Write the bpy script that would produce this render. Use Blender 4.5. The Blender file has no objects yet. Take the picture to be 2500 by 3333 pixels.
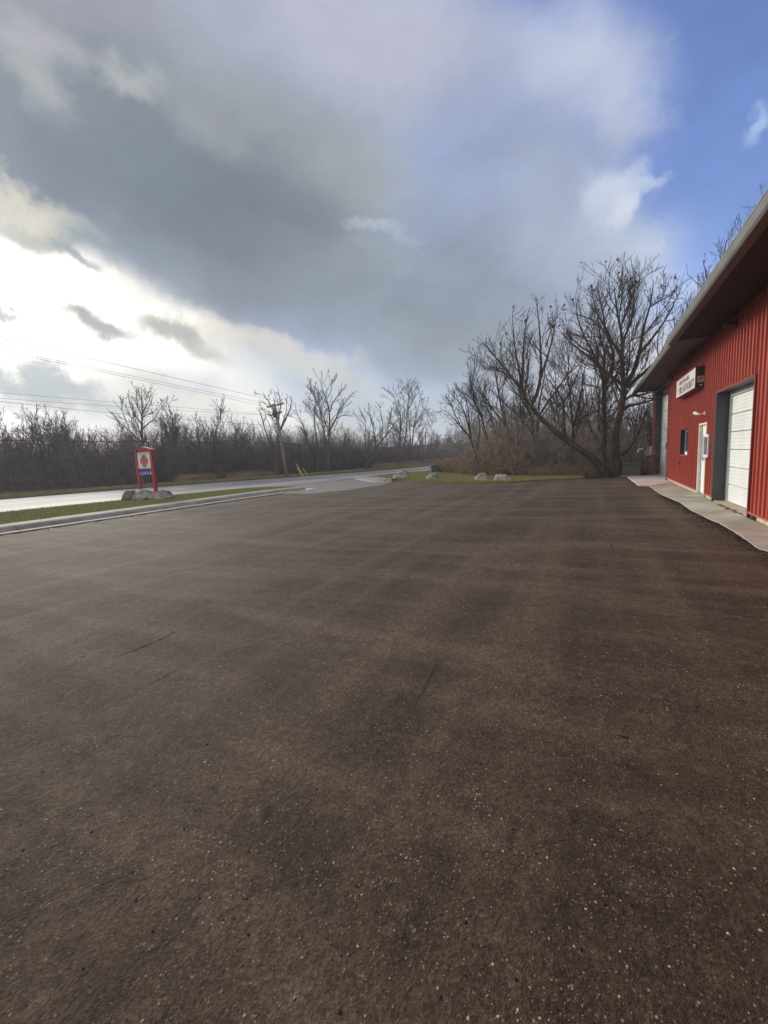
import bpy, math, random
import numpy as np
from mathutils import Matrix, Vector

random.seed(7)
RNG = np.random.default_rng(11)
SC = bpy.context.scene
COL = SC.collection

# ------------------------------------------------------------------ camera geometry
F, S_, D_ = 1400.0, .0484, 178.9
CX, CY, H = 1250.0, 1666.5, 1.6
DD = F * F / D_
def nrm(v):
    v = np.array(v, float); return v / np.linalg.norm(v)
_Y = nrm([1934 - CX, -(1454 - CY), -F])
_Z = -nrm([S_ * DD, -DD, -F]); _Z = nrm(_Z - _Y * np.dot(_Z, _Y)); _X = np.cross(_Y, _Z)
RM = np.array([_X, _Y, _Z])
EYE = np.array([0, 0, H])
def ray(px, py): return RM @ nrm([px - CX, -(py - CY), -F])
def at(px, py, z=0.0):
    r = ray(px, py); return EYE + r * ((z - H) / r[2])
def on_x(px, py, x):
    r = ray(px, py); return EYE + r * (x / r[0])
def on_y(px, py, y):
    r = ray(px, py); return EYE + r * (y / r[1])

cam_d = bpy.data.cameras.new('camera'); cam = bpy.data.objects.new('camera', cam_d); COL.objects.link(cam)
cam_d.sensor_fit = 'VERTICAL'; cam_d.sensor_height = 24; cam_d.lens = 24 * F / 3333
cam_d.clip_start = .05; cam_d.clip_end = 3000
m = Matrix([list(RM[0]) + [0], list(RM[1]) + [0], list(RM[2]) + [H], [0, 0, 0, 1]])
cam.matrix_world = m
SC.camera = cam
SC.render.resolution_x = 768; SC.render.resolution_y = 1024
SC.view_settings.view_transform = 'Standard'; SC.view_settings.look = 'None'
SC.view_settings.exposure = .12; SC.view_settings.gamma = 1

# ------------------------------------------------------------------ sun and sky
SUN_DIR = ray(70, 930)
sd = bpy.data.lights.new('sun', 'SUN'); sd.energy = 3.4; sd.angle = math.radians(14); sd.color = (1, .93, .82)
so = bpy.data.objects.new('sun', sd); COL.objects.link(so)
so.rotation_euler = Vector(SUN_DIR).to_track_quat('Z', 'Y').to_euler()

def srgb(r, g, b):
    f = lambda c: (c / 255 / 12.92) if c <= 10 else ((c / 255 + .055) / 1.055) ** 2.4
    return (f(r), f(g), f(b), 1)

W = bpy.data.worlds.new('World'); SC.world = W; W.use_nodes = True
nt = W.node_tree; nt.nodes.clear(); N = nt.nodes; L = nt.links
def wn(t, **k):
    n = N.new(t)
    for a, b in k.items(): setattr(n, a, b)
    return n
sky = wn('ShaderNodeTexSky'); sky.sky_type = 'NISHITA'; sky.sun_disc = False
sky.sun_elevation = math.asin(SUN_DIR[2]); sky.sun_rotation = math.atan2(SUN_DIR[0], SUN_DIR[1])
sky.air_density = 1.0; sky.dust_density = .3; sky.ozone_density = 2.5
tc = wn('ShaderNodeTexCoord')
def wnoise(scale, detail=5, rough=.55, vec=None, stretch=None):
    n = wn('ShaderNodeTexNoise'); n.inputs['Scale'].default_value = scale
    n.inputs['Detail'].default_value = detail; n.inputs['Roughness'].default_value = rough
    src = vec or tc.outputs['Generated']
    if stretch:
        mp = wn('ShaderNodeMapping'); mp.inputs['Scale'].default_value = stretch[0]; mp.inputs['Rotation'].default_value = stretch[1]
        L.new(src, mp.inputs['Vector']); src = mp.outputs['Vector']
    L.new(src, n.inputs['Vector']); return n
def warp(scale, amp, detail):
    n = wnoise(scale, detail, .6)
    s = wn('ShaderNodeVectorMath', operation='SUBTRACT'); L.new(n.outputs['Color'], s.inputs[0]); s.inputs[1].default_value = (.5, .5, .5)
    c = wn('ShaderNodeVectorMath', operation='SCALE'); L.new(s.outputs[0], c.inputs[0]); c.inputs['Scale'].default_value = amp
    a = wn('ShaderNodeVectorMath', operation='ADD'); L.new(tc.outputs['Generated'], a.inputs[0]); L.new(c.outputs[0], a.inputs[1])
    return a.outputs[0]
WARP = {'s': warp(2.4, .20, 6), 'w': warp(5.0, .26, 12), 'p': warp(9.0, .13, 12)}
sk = wn('ShaderNodeMix', data_type='RGBA', blend_type='MULTIPLY'); sk.inputs[0].default_value = 1
L.new(sky.outputs[0], sk.inputs[6]); sk.inputs[7].default_value = (.165, .152, .195, 1)
cur = sk.outputs[2]
# cloud masses: direction of the centre, angular half axes, tilt, softness, colour, opacity, edge kind
CLOUDS = [
 (1500, 1400, 1500, 260, -2, .9, srgb(178, 190, 202), .9, 's'),
 (380, 400, 1540, 1050, 14, .35, srgb(152, 162, 178), 1, 's'),
 (1300, 90, 800, 260, 8, .8, srgb(182, 184, 200), .85, 's'),
 (200, 120, 700, 300, 20, .9, srgb(166, 166, 176), .8, 's'),
 (1900, 230, 330, 190, 25, .9, srgb(200, 208, 226), .9, 's'),
 (2070, 330, 240, 130, 35, .8, srgb(192, 200, 226), .9, 'w'),
 (1640, 650, 340, 480, -8, .7, srgb(146, 158, 184), .95, 's'),
 (1500, 1130, 700, 190, 4, .8, srgb(156, 166, 180), .95, 's'),
 (1850, 720, 230, 300, -10, .8, srgb(160, 172, 196), .85, 's'),
 (2000, 700, 150, 160, -10, .8, srgb(186, 197, 220), .8, 'w'),
 (1990, 640, 100, 100, -20, .55, srgb(206, 215, 234), .9, 'p'),
 (2015, 690, 60, 45, 0, .6, srgb(228, 232, 242), .9, 'p'),
 (2080, 640, 90, 30, -12, .8, srgb(190, 204, 232), .8, 'p'),
 (2110, 785, 80, 22, -5, .6, srgb(216, 224, 240), .85, 'p'),

 (2030, 830, 190, 110, -5, .8, srgb(198, 208, 230), .85, 'w'),
 (1920, 880, 300, 200, 0, .9, srgb(176, 188, 210), .8, 's'),
 (1980, 1200, 380, 200, 0, .9, srgb(228, 230, 240), .85, 's'),
 (2290, 930, 160, 60, -10, .9, srgb(182, 200, 232), .7, 'w'),
 (2560, 430, 45, 90, 20, .8, srgb(170, 192, 230), .8, 'w'),
 (600, 520, 800, 300, 22, .9, srgb(137, 146, 156), .85, 's'),
 (900, 800, 950, 290, 20, .8, srgb(113, 124, 135), .95, 's'),
 (1450, 1000, 620, 260, 12, .9, srgb(143, 153, 166), .8, 's'),
 (1150, 540, 330, 140, 20, .9, srgb(156, 163, 166), .7, 's'),
 (700, 330, 260, 90, 30, .9, srgb(158, 162, 164), .5, 'w'),
 (1270, 765, 120, 22, 18, .95, srgb(180, 190, 200), .6, 'w'),
 (1350, 880, 300, 90, 10, .95, srgb(150, 160, 172), .6, 'w'),
 (1700, 760, 160, 90, -30, .95, srgb(165, 176, 200), .6, 'w'),
 (380, 185, 150, 70, 20, .9, srgb(184, 188, 188), .65, 'w'),
 (110, 290, 90, 200, -20, .9, srgb(180, 182, 182), .65, 'w'),
 (60, 60, 200, 120, 20, .9, srgb(190, 188, 196), .6, 'w'),
 # bright opening towards the hidden sun
 (150, 1180, 1250, 340, 17, .95, (.60, .61, .58, 1), .95, 's'),
 (-350, 850, 900, 310, 28, .95, (1.3, 1.26, 1.12, 1), 1, 's'),
 (300, 1010, 640, 150, 27, .95, (1.7, 1.62, 1.45, 1), 1, 's'),
 (-100, 1100, 500, 170, 8, .9, (1.5, 1.45, 1.3, 1), .9, 's'),
 (740, 1100, 400, 55, 21, .95, (.95, .91, .78, 1), .7, 'w'),
 (1000, 1190, 260, 50, 16, .95, (.62, .60, .54, 1), .55, 'w'),
 (700, 1340, 700, 60, 8, .9, (.90, .88, .80, 1), .7, 'w'),
 (180, 790, 220, 50, 24, .8, srgb(158, 167, 172), .9, 'w'),
 (60, 690, 190, 70, 30, .8, (.72, .69, .58, 1), .8, 'w'),
 (320, 1065, 150, 40, 14, .7, srgb(172, 175, 176), .95, 'p'),
 (90, 770, 150, 30, 28, .8, srgb(196, 196, 186), .7, 'p'),
 (240, 830, 90, 24, 24, .7, srgb(150, 162, 170), .8, 'p'),
 (570, 1085, 200, 44, 22, .8, srgb(176, 178, 175), .95, 'p'),
 (0, 1010, 40, 50, 10, .7, srgb(165, 174, 180), .8, 'w'),
 (120, 1250, 380, 60, 10, .8, srgb(178, 188, 192), .9, 'w'),
 (1000, 1260, 500, 90, 12, .9, srgb(186, 193, 192), .6, 's'),
 # unseen warm bright cloud behind the viewer, added to light ground and wall
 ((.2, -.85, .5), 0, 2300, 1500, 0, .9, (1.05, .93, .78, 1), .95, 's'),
]
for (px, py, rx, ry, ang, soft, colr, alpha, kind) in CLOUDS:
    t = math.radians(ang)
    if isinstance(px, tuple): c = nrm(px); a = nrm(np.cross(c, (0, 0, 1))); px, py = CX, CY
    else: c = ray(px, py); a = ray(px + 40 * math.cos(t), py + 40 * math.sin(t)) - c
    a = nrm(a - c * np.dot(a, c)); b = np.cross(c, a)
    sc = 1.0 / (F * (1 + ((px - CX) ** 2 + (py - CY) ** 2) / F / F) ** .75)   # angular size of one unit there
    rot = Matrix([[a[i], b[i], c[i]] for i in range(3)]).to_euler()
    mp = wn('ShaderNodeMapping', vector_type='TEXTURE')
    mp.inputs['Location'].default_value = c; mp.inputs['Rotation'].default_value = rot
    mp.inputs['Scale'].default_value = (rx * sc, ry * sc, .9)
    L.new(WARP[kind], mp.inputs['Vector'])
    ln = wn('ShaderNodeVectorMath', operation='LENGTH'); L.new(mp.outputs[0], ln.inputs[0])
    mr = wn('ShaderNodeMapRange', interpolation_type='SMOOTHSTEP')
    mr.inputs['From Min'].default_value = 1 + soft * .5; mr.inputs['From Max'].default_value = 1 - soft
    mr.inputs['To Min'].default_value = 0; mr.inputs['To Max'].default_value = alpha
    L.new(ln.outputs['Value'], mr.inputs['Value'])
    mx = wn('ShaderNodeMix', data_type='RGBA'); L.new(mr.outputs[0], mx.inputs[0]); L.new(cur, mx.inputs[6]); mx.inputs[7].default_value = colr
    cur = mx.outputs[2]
# soft mottling inside the clouds
mo = wnoise(3.6, 10, .62, vec=WARP['s'], stretch=((1, 1, 2.0), (.3, .2, .5)))
mm = wn('ShaderNodeMapRange'); mm.inputs['From Min'].default_value = .3; mm.inputs['From Max'].default_value = .7
mm.inputs['To Min'].default_value = .87; mm.inputs['To Max'].default_value = 1.13; L.new(mo.outputs['Fac'], mm.inputs['Value'])
ms = wn('ShaderNodeVectorMath', operation='SCALE'); L.new(cur, ms.inputs[0]); L.new(mm.outputs[0], ms.inputs['Scale'])
bg = wn('ShaderNodeBackground'); L.new(ms.outputs[0], bg.inputs['Color']); bg.inputs['Strength'].default_value = 1.0
wo = wn('ShaderNodeOutputWorld'); L.new(bg.outputs[0], wo.inputs['Surface'])
W.cycles.sampling_method = 'MANUAL'; W.cycles.sample_map_resolution = 512

# ------------------------------------------------------------------ materials
def mat(name, col, col2=None, scale=5, rough=.8, bump=0, bscale=40, spec=.5, metal=0, detail=6, lo=.35, hi=.65, stretch=None, bdist=.01):
    M = bpy.data.materials.new(name); M.use_nodes = True
    n = M.node_tree.nodes; l = M.node_tree.links; p = n['Principled BSDF']
    p.inputs['Roughness'].default_value = rough; p.inputs['Specular IOR Level'].default_value = spec; p.inputs['Metallic'].default_value = metal
    t = n.new('ShaderNodeTexCoord'); src = t.outputs['Object']
    if stretch:
        mp = n.new('ShaderNodeMapping'); mp.inputs['Scale'].default_value = stretch; l.new(src, mp.inputs[0]); src = mp.outputs[0]
    no = n.new('ShaderNodeTexNoise'); no.inputs['Scale'].default_value = scale; no.inputs['Detail'].default_value = detail; l.new(src, no.inputs['Vector'])
    r = n.new('ShaderNodeValToRGB'); r.color_ramp.elements[0].position = lo; r.color_ramp.elements[1].position = hi
    col2 = col2 or tuple(c * .8 for c in col)
    r.color_ramp.elements[0].color = (*col2, 1); r.color_ramp.elements[1].color = (*col, 1)
    l.new(no.outputs['Fac'], r.inputs[0]); l.new(r.outputs[0], p.inputs['Base Color'])
    if bump:
        nb = n.new('ShaderNodeTexNoise'); nb.inputs['Scale'].default_value = bscale; nb.inputs['Detail'].default_value = 5; l.new(src, nb.inputs['Vector'])
        b = n.new('ShaderNodeBump'); b.inputs['Strength'].default_value = bump; b.inputs['Distance'].default_value = bdist
        l.new(nb.outputs['Fac'], b.inputs['Height']); l.new(b.outputs[0], p.inputs['Normal'])
    return M
def nodes(M): return M.node_tree.nodes, M.node_tree.links, M.node_tree.nodes['Principled BSDF']

M_red = mat('red_steel', (.48, .086, .050), (.39, .066, .040), 1.2, .4, .15, 3, .5, stretch=(1, 3, .6))
M_redtrim = mat('red_trim', (.20, .018, .018), None, 3, .5)
M_redcap = mat('red_base_trim', (.42, .09, .07), None, 3, .55)
M_jamb = mat('grey_jamb_steel', (.062, .068, .072), (.05, .055, .058), 2, .6, .05, 8)
M_doorw = mat('white_door_paint', (.80, .82, .78), (.70, .72, .68), 1.3, .45, .05, 10)
M_trimw = mat('white_trim', (.66, .68, .64), (.58, .60, .56), 3, .5)
M_cream = mat('cream_frame', (.80, .76, .64), (.7, .66, .54), 4, .5)
M_found = mat('painted_block', (.66, .56, .34), (.34, .32, .25), 4, .85, .4, 25)
M_conc = mat('concrete_apron', (.50, .49, .385), (.31, .30, .235), 1.1, .85, .5, 45)
M_conc2 = mat('pale_concrete', (.66, .62, .55), (.52, .48, .42), 1.4, .85, .3, 45)
M_curb = mat('curb_concrete', (.31, .285, .235), (.175, .16, .135), 2.2, .85, .5, 30)
M_gutter = mat('gutter_pan_concrete', (.52, .50, .44), (.36, .34, .29), 2.5, .85, .4, 30)
M_black = mat('black_enamel', (.012, .006, .008), None, 4, .4)
M_dark = mat('dark_bronze', (.025, .018, .016), None, 4, .5)
M_soffit_shaded = mat('soffit_steel_shaded', (.020, .009, .007), (.016, .007, .006), 2, .6, 0, 3, .3)  # near soffit: shade and red wall bounce put into the colour
M_soffit_lit = mat('soffit_steel_lit', (.065, .055, .045), (.05, .042, .036), 2, .38, 0, 3, .6)  # same steel on the far stretch, painted lighter for the light it catches
M_gut = mat('gutter_steel', (.15, .155, .14), (.12, .125, .112), 2, .45)
M_gutlip = mat('gutter_lip', (.34, .29, .26), None, 2, .45)
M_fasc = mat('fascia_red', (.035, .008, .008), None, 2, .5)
M_roof = mat('roof_steel', (.16, .15, .14), None, 2, .5)
M_glass = mat('window_glass', (.03, .035, .05), None, 2, .08, 0, 3, .8)
M_blueglass = mat('door_glass', (.30, .34, .46), (.22, .26, .36), 2, .12, 0, 3, .8)
M_signred = mat('sign_red_paint', (.36, .016, .02), (.27, .012, .015), 3, .45, .1, 12)
M_signwhite = mat('sign_white', (.62, .68, .68), (.56, .62, .62), 3, .5)
M_blue = mat('number_plate_blue', (.02, .07, .42), None, 3, .4)
M_white = mat('white_letters', (.8, .82, .85), None, 3, .5)
M_textgrey = mat('grey_letters', (.12, .14, .15), None, 3, .5)
M_textred = mat('faded_letters', (.20, .09, .11), (.34, .22, .24), 9, .6)
M_emred = mat('emblem_red', (.50, .03, .015), None, 8, .5)
M_emgold = mat('emblem_gold', (.70, .30, .05), None, 8, .5)
M_emdark = mat('emblem_outline', (.08, .02, .03), None, 8, .5)
M_galv = mat('galvanised', (.5, .5, .5), None, 8, .4, metal=.3)
M_whitepl = mat('white_plastic', (.72, .70, .66), None, 8, .5)
M_wire = mat('wire', (.02, .02, .022), None, 8, .6)
M_pole = mat('weathered_pole', (.20, .19, .17), (.13, .12, .105), 6, .9, .5, 20, stretch=(1, 1, .15))
M_yell = mat('yellow_guard', (.42, .42, .10), None, 8, .5)
M_green = mat('green_cabinet', (.035, .05, .042), None, 4, .6)
M_greygreen = mat('grey_green_cabinet', (.075, .085, .08), None, 4, .6)
M_rope = mat('rusty_debris', (.22, .08, .04), None, 9, .9)
M_bark = mat('bark_brown', (.085, .065, .052), (.042, .033, .028), 7, .95, .7, 18, .1, stretch=(1, 1, .3), bdist=.03)
M_barkg = mat('bark_grey', (.09, .074, .062), (.045, .038, .033), 6, .95, .6, 14, .1, stretch=(1, 1, .3), bdist=.03)
M_twig = mat('twig_brown', (.085, .060, .050), (.05, .037, .032), 3, .95, 0, 3, .1)
M_twigg = mat('twig_grey', (.085, .07, .06), (.05, .042, .036), .6, .95, 0, 3, .1)
M_thick = mat('thicket_stems', (.48, .41, .34), (.085, .07, .06), 2.2, .95, 0, 3, .1)
M_thickg = mat('thicket_grey', (.20, .17, .15), (.06, .05, .045), 1.2, .95, 0, 3, .1)
M_pod = mat('dead_leaves', (.09, .03, .025), (.05, .02, .02), 9, .95, 0, 3, .1)
M_dry = mat('dry_grass', (.38, .29, .19), (.18, .13, .09), .5, .95, 0, 3, .1)
M_grass = mat('lawn_blades', (.24, .305, .10), (.31, .28, .12), .9, .9, 0, 3, .2, lo=.38, hi=.62)
M_grassg = mat('lawn_soil', (.15, .18, .06), (.16, .14, .07), .8, .95, .6, 30, .1)
M_verge = mat('verge_soil', (.09, .075, .05), (.05, .04, .03), 1.2, .95, .6, 12, .1, bdist=.05)
M_shoulder = mat('gravel_shoulder', (.16, .14, .13), (.10, .085, .078), 3, .95, .6, 40, .1)
M_hill = mat('far_woods', (.13, .115, .11), (.08, .07, .068), .25, 1, 1, 1.5, .05, bdist=.8)
M_litter = mat('leaf_litter', (.13, .095, .065), (.065, .048, .036), 1.4, .95, .8, 14, .1, bdist=.05)
M_clod = mat('asphalt_crumbs', (.050, .035, .025), (.030, .022, .016), 30, .95, 0, 3, .1)
M_peb = mat('pebbles', (.40, .35, .28), (.11, .088, .068), 26, .85, 0, 3, .3, detail=1, lo=.42, hi=.6)
M_brick = mat('house_siding', (.30, .27, .30), None, 2, .8)
M_hroof = mat('house_shingles', (.20, .18, .21), None, 2, .8)

def rock_mat(name, c1, c2):
    M = mat(name, c1, c2, 3.5, .85, .9, 9, .3, bdist=.05)
    n, l, p = nodes(M)
    src = p.inputs['Base Color'].links[0].from_socket
    t = n.new('ShaderNodeTexCoord'); v = n.new('ShaderNodeTexNoise'); v.inputs['Scale'].default_value = 34; v.inputs['Detail'].default_value = 4
    l.new(t.outputs['Object'], v.inputs['Vector'])
    r = n.new('ShaderNodeMapRange'); r.inputs['From Min'].default_value = .35; r.inputs['From Max'].default_value = .7; r.inputs['To Min'].default_value = .55; r.inputs['To Max'].default_value = 1.35
    l.new(v.outputs['Fac'], r.inputs['Value'])
    s = n.new('ShaderNodeVectorMath'); s.operation = 'SCALE'; l.new(src, s.inputs[0]); l.new(r.outputs[0], s.inputs['Scale']); l.new(s.outputs[0], p.inputs['Base Color'])
    return M
M_rocka = rock_mat('granite_grey', (.38, .38, .35), (.17, .17, .155))
M_rockb = rock_mat('granite_pink', (.42, .35, .31), (.24, .195, .17))
M_rockc = rock_mat('granite_pale', (.55, .51, .48), (.28, .25, .23))
M_rockd = rock_mat('granite_brown', (.25, .20, .175), (.13, .105, .09))

# recycled asphalt surface of the lot
def lot_material():
    M = bpy.data.materials.new('rolled_asphalt_millings'); M.use_nodes = True
    n = M.node_tree.nodes; l = M.node_tree.links; p = n['Principled BSDF']
    t = n.new('ShaderNodeTexCoord')
    def noise(sc, det=5, ro=.55, st=None, rot=(0, 0, 0)):
        v = n.new('ShaderNodeTexNoise'); v.inputs['Scale'].default_value = sc; v.inputs['Detail'].default_value = det; v.inputs['Roughness'].default_value = ro
        s = t.outputs['Object']
        if st:
            mp = n.new('ShaderNodeMapping'); mp.inputs['Scale'].default_value = st; mp.inputs['Rotation'].default_value = rot; l.new(s, mp.inputs[0]); s = mp.outputs[0]
        l.new(s, v.inputs['Vector']); return v.outputs['Fac']
    def mrange(s, a, b, c, d, smooth=False):
        r = n.new('ShaderNodeMapRange')
        if smooth: r.interpolation_type = 'SMOOTHSTEP'
        for k, v in zip(('From Min', 'From Max', 'To Min', 'To Max'), (a, b, c, d)): r.inputs[k].default_value = v
        l.new(s, r.inputs['Value']); return r.outputs[0]
    def mul(a, b):
        x = n.new('ShaderNodeMath'); x.operation = 'MULTIPLY'; l.new(a, x.inputs[0]); l.new(b, x.inputs[1]); return x.outputs[0]
    def mixc(f, a, b):
        x = n.new('ShaderNodeMix'); x.data_type = 'RGBA'
        l.new(f, x.inputs[0])
        for s, i in ((a, 6), (b, 7)):
            if isinstance(s, tuple): x.inputs[i].default_value = s
            else: l.new(s, x.inputs[i])
        return x.outputs[2]
    big = noise(.35, 4)
    tracks = noise(1.0, 2, .5, (1.5, .10, 1), (0, 0, .12))
    cross = noise(1.0, 3, .5, (.30, 1.7, 1), (0, 0, -.25))
    med = noise(5, 6, .65)
    fine = noise(70, 4, .7)
    fine2 = noise(24, 5, .75)
    c = mixc(mrange(big, .3, .7, 0, 1), (.046, .0335, .0215, 1), (.072, .053, .034, 1))
    c = mixc(mrange(tracks, .45, .65, 0, .5), c, (.150, .112, .076, 1))
    c = mixc(mrange(cross, .44, .66, 0, .65), c, (.150, .113, .078, 1))
    c = mixc(mrange(med, .50, .72, 0, .5), c, (.030, .021, .014, 1))
    c = mixc(mrange(noise(7, 8, .75), .54, .66, 0, .5), c, (.15, .115, .082, 1))
    # individual stones
    for sc_, thr, keep, colr, al in ((30, .17, .74, (.38, .33, .26, 1), .85), (62, .27, .60, (.30, .25, .19, 1), .85), (140, .36, .5, (.16, .13, .098, 1), .8), (70, .26, .86, (.025, .018, .015, 1), .8)):
        v = n.new('ShaderNodeTexVoronoi'); v.inputs['Scale'].default_value = sc_; v.inputs['Randomness'].default_value = 1
        l.new(t.outputs['Object'], v.inputs['Vector'])
        d = mrange(v.outputs['Distance'], thr * .6, thr, 1, 0)
        sep = n.new('ShaderNodeSeparateColor'); l.new(v.outputs['Color'], sep.inputs[0])
        k = mrange(sep.outputs[0], keep, keep + .06, 0, al)
        c = mixc(mul(mul(d, k), mrange(noise(1.6, 3), .35, .6, .25, 1)), c, colr)
    s = n.new('ShaderNodeVectorMath'); s.operation = 'SCALE'; l.new(c, s.inputs[0])
    l.new(mul(mrange(fine, .3, .7, .5, 1.5), mrange(fine2, .3, .7, .62, 1.38)), s.inputs['Scale'])
    l.new(s.outputs[0], p.inputs['Base Color'])
    p.inputs['Roughness'].default_value = .85; p.inputs['Specular IOR Level'].default_value = .2
    ad = n.new('ShaderNodeMath'); ad.operation = 'ADD'; l.new(fine, ad.inputs[0]); l.new(mrange(fine2, 0, 1, 0, 1.6), ad.inputs[1])
    b = n.new('ShaderNodeBump'); b.inputs['Strength'].default_value = .8; b.inputs['Distance'].default_value = .014; l.new(ad.outputs[0], b.inputs['Height'])
    ad2 = n.new('ShaderNodeMath'); ad2.operation = 'ADD'; l.new(tracks, ad2.inputs[0]); l.new(cross, ad2.inputs[1])
    b2 = n.new('ShaderNodeBump'); b2.inputs['Strength'].default_value = .5; b2.inputs['Distance'].default_value = .09; l.new(ad2.outputs[0], b2.inputs['Height'])
    l.new(b2.outputs[0], b.inputs['Normal']); l.new(b.outputs[0], p.inputs['Normal'])
    return M
M_lot = lot_material()

# road: lengthwise wear bands follow the UV (u = across, v = along)
def road_material():
    M = bpy.data.materials.new('worn_road_asphalt'); M.use_nodes = True
    n = M.node_tree.nodes; l = M.node_tree.links; p = n['Principled BSDF']
    uv = n.new('ShaderNodeUVMap'); sp = n.new('ShaderNodeSeparateXYZ'); l.new(uv.outputs[0], sp.inputs[0])
    t = n.new('ShaderNodeTexCoord')
    no = n.new('ShaderNodeTexNoise'); no.inputs['Scale'].default_value = .6; no.inputs['Detail'].default_value = 6; l.new(t.outputs['Object'], no.inputs['Vector'])
    ad = n.new('ShaderNodeMath'); ad.operation = 'MULTIPLY_ADD'; l.new(no.outputs['Fac'], ad.inputs[0]); ad.inputs[1].default_value = .03; l.new(sp.outputs[0], ad.inputs[2])
    r = n.new('ShaderNodeValToRGB'); l.new(ad.outputs[0], r.inputs[0]); e = r.color_ramp.elements
    stops = [(0, .30), (.10, .22), (.17, .33), (.30, .30), (.36, .17), (.47, .19), (.53, .17), (.62, .33), (.70, .24), (.78, .22), (.88, .38), (.97, .30)]
    e[0].position = 0; e[0].color = (stops[0][1],) * 3 + (1,); e[1].position = 1; e[1].color = (.2, .2, .2, 1)
    for a, b in stops[1:]:
        x = e.new(a); b *= .85; x.color = (b, b * .985, b * .94, 1)
    f = n.new('ShaderNodeTexNoise'); f.inputs['Scale'].default_value = 9; f.inputs['Detail'].default_value = 6; l.new(t.outputs['Object'], f.inputs['Vector'])
    m_ = n.new('ShaderNodeMapRange'); m_.inputs['To Min'].default_value = .75; m_.inputs['To Max'].default_value = 1.25; l.new(f.outputs['Fac'], m_.inputs['Value'])
    s = n.new('ShaderNodeVectorMath'); s.operation = 'SCALE'; l.new(r.outputs[0], s.inputs[0]); l.new(m_.outputs[0], s.inputs['Scale']); l.new(s.outputs[0], p.inputs['Base Color'])
    p.inputs['Roughness'].default_value = .75
    return M
M_road = road_material()
M_apron = mat('driveway_asphalt', (.20, .18, .165), (.125, .11, .10), 1.6, .85, .5, 50)
M_paint = mat('road_paint', (.55, .55, .52), (.30, .30, .29), 5, .7)

# ------------------------------------------------------------------ mesh helpers
def mesh_np(name, verts, faces, material=None, smooth=False):
    """verts (n,3) array, faces (m,k) array of equal-size polygons or a list of such arrays"""
    me = bpy.data.meshes.new(name)
    if not isinstance(faces, list): faces = [faces]
    faces = [np.asarray(f, dtype=np.int32) for f in faces if len(f)]
    verts = np.asarray(verts, dtype=np.float32)
    me.vertices.add(len(verts)); me.vertices.foreach_set('co', verts.ravel())
    loops = np.concatenate([f.ravel() for f in faces]); me.loops.add(len(loops)); me.loops.foreach_set('vertex_index', loops)
    sizes = np.concatenate([np.full(len(f), f.shape[1], np.int32) for f in faces])
    me.polygons.add(len(sizes)); me.polygons.foreach_set('loop_start', np.concatenate([[0], np.cumsum(sizes)[:-1]]).astype(np.int32))
    try: me.polygons.foreach_set('loop_total', sizes)
    except Exception: pass
    me.update(calc_edges=True); me.validate()
    if smooth: me.polygons.foreach_set('use_smooth', np.ones(len(sizes), bool))
    if material: me.materials.append(material)
    return me
def link(name, me, parent=None):
    o = bpy.data.objects.new(name, me); COL.objects.link(o)
    if parent: o.parent = parent
    return o
def tag(o, label=None, cat=None, group=None, kind=None):
    if label: o['label'] = label
    if cat: o['category'] = cat
    if group: o['group'] = group
    if kind: o['kind'] = kind
    return o
def empty(name, loc, rz=0):
    o = bpy.data.objects.new(name, None); COL.objects.link(o); o.location = [float(v) for v in loc]; o.rotation_euler = (0, 0, rz); o.empty_display_size = .2
    return o
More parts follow.
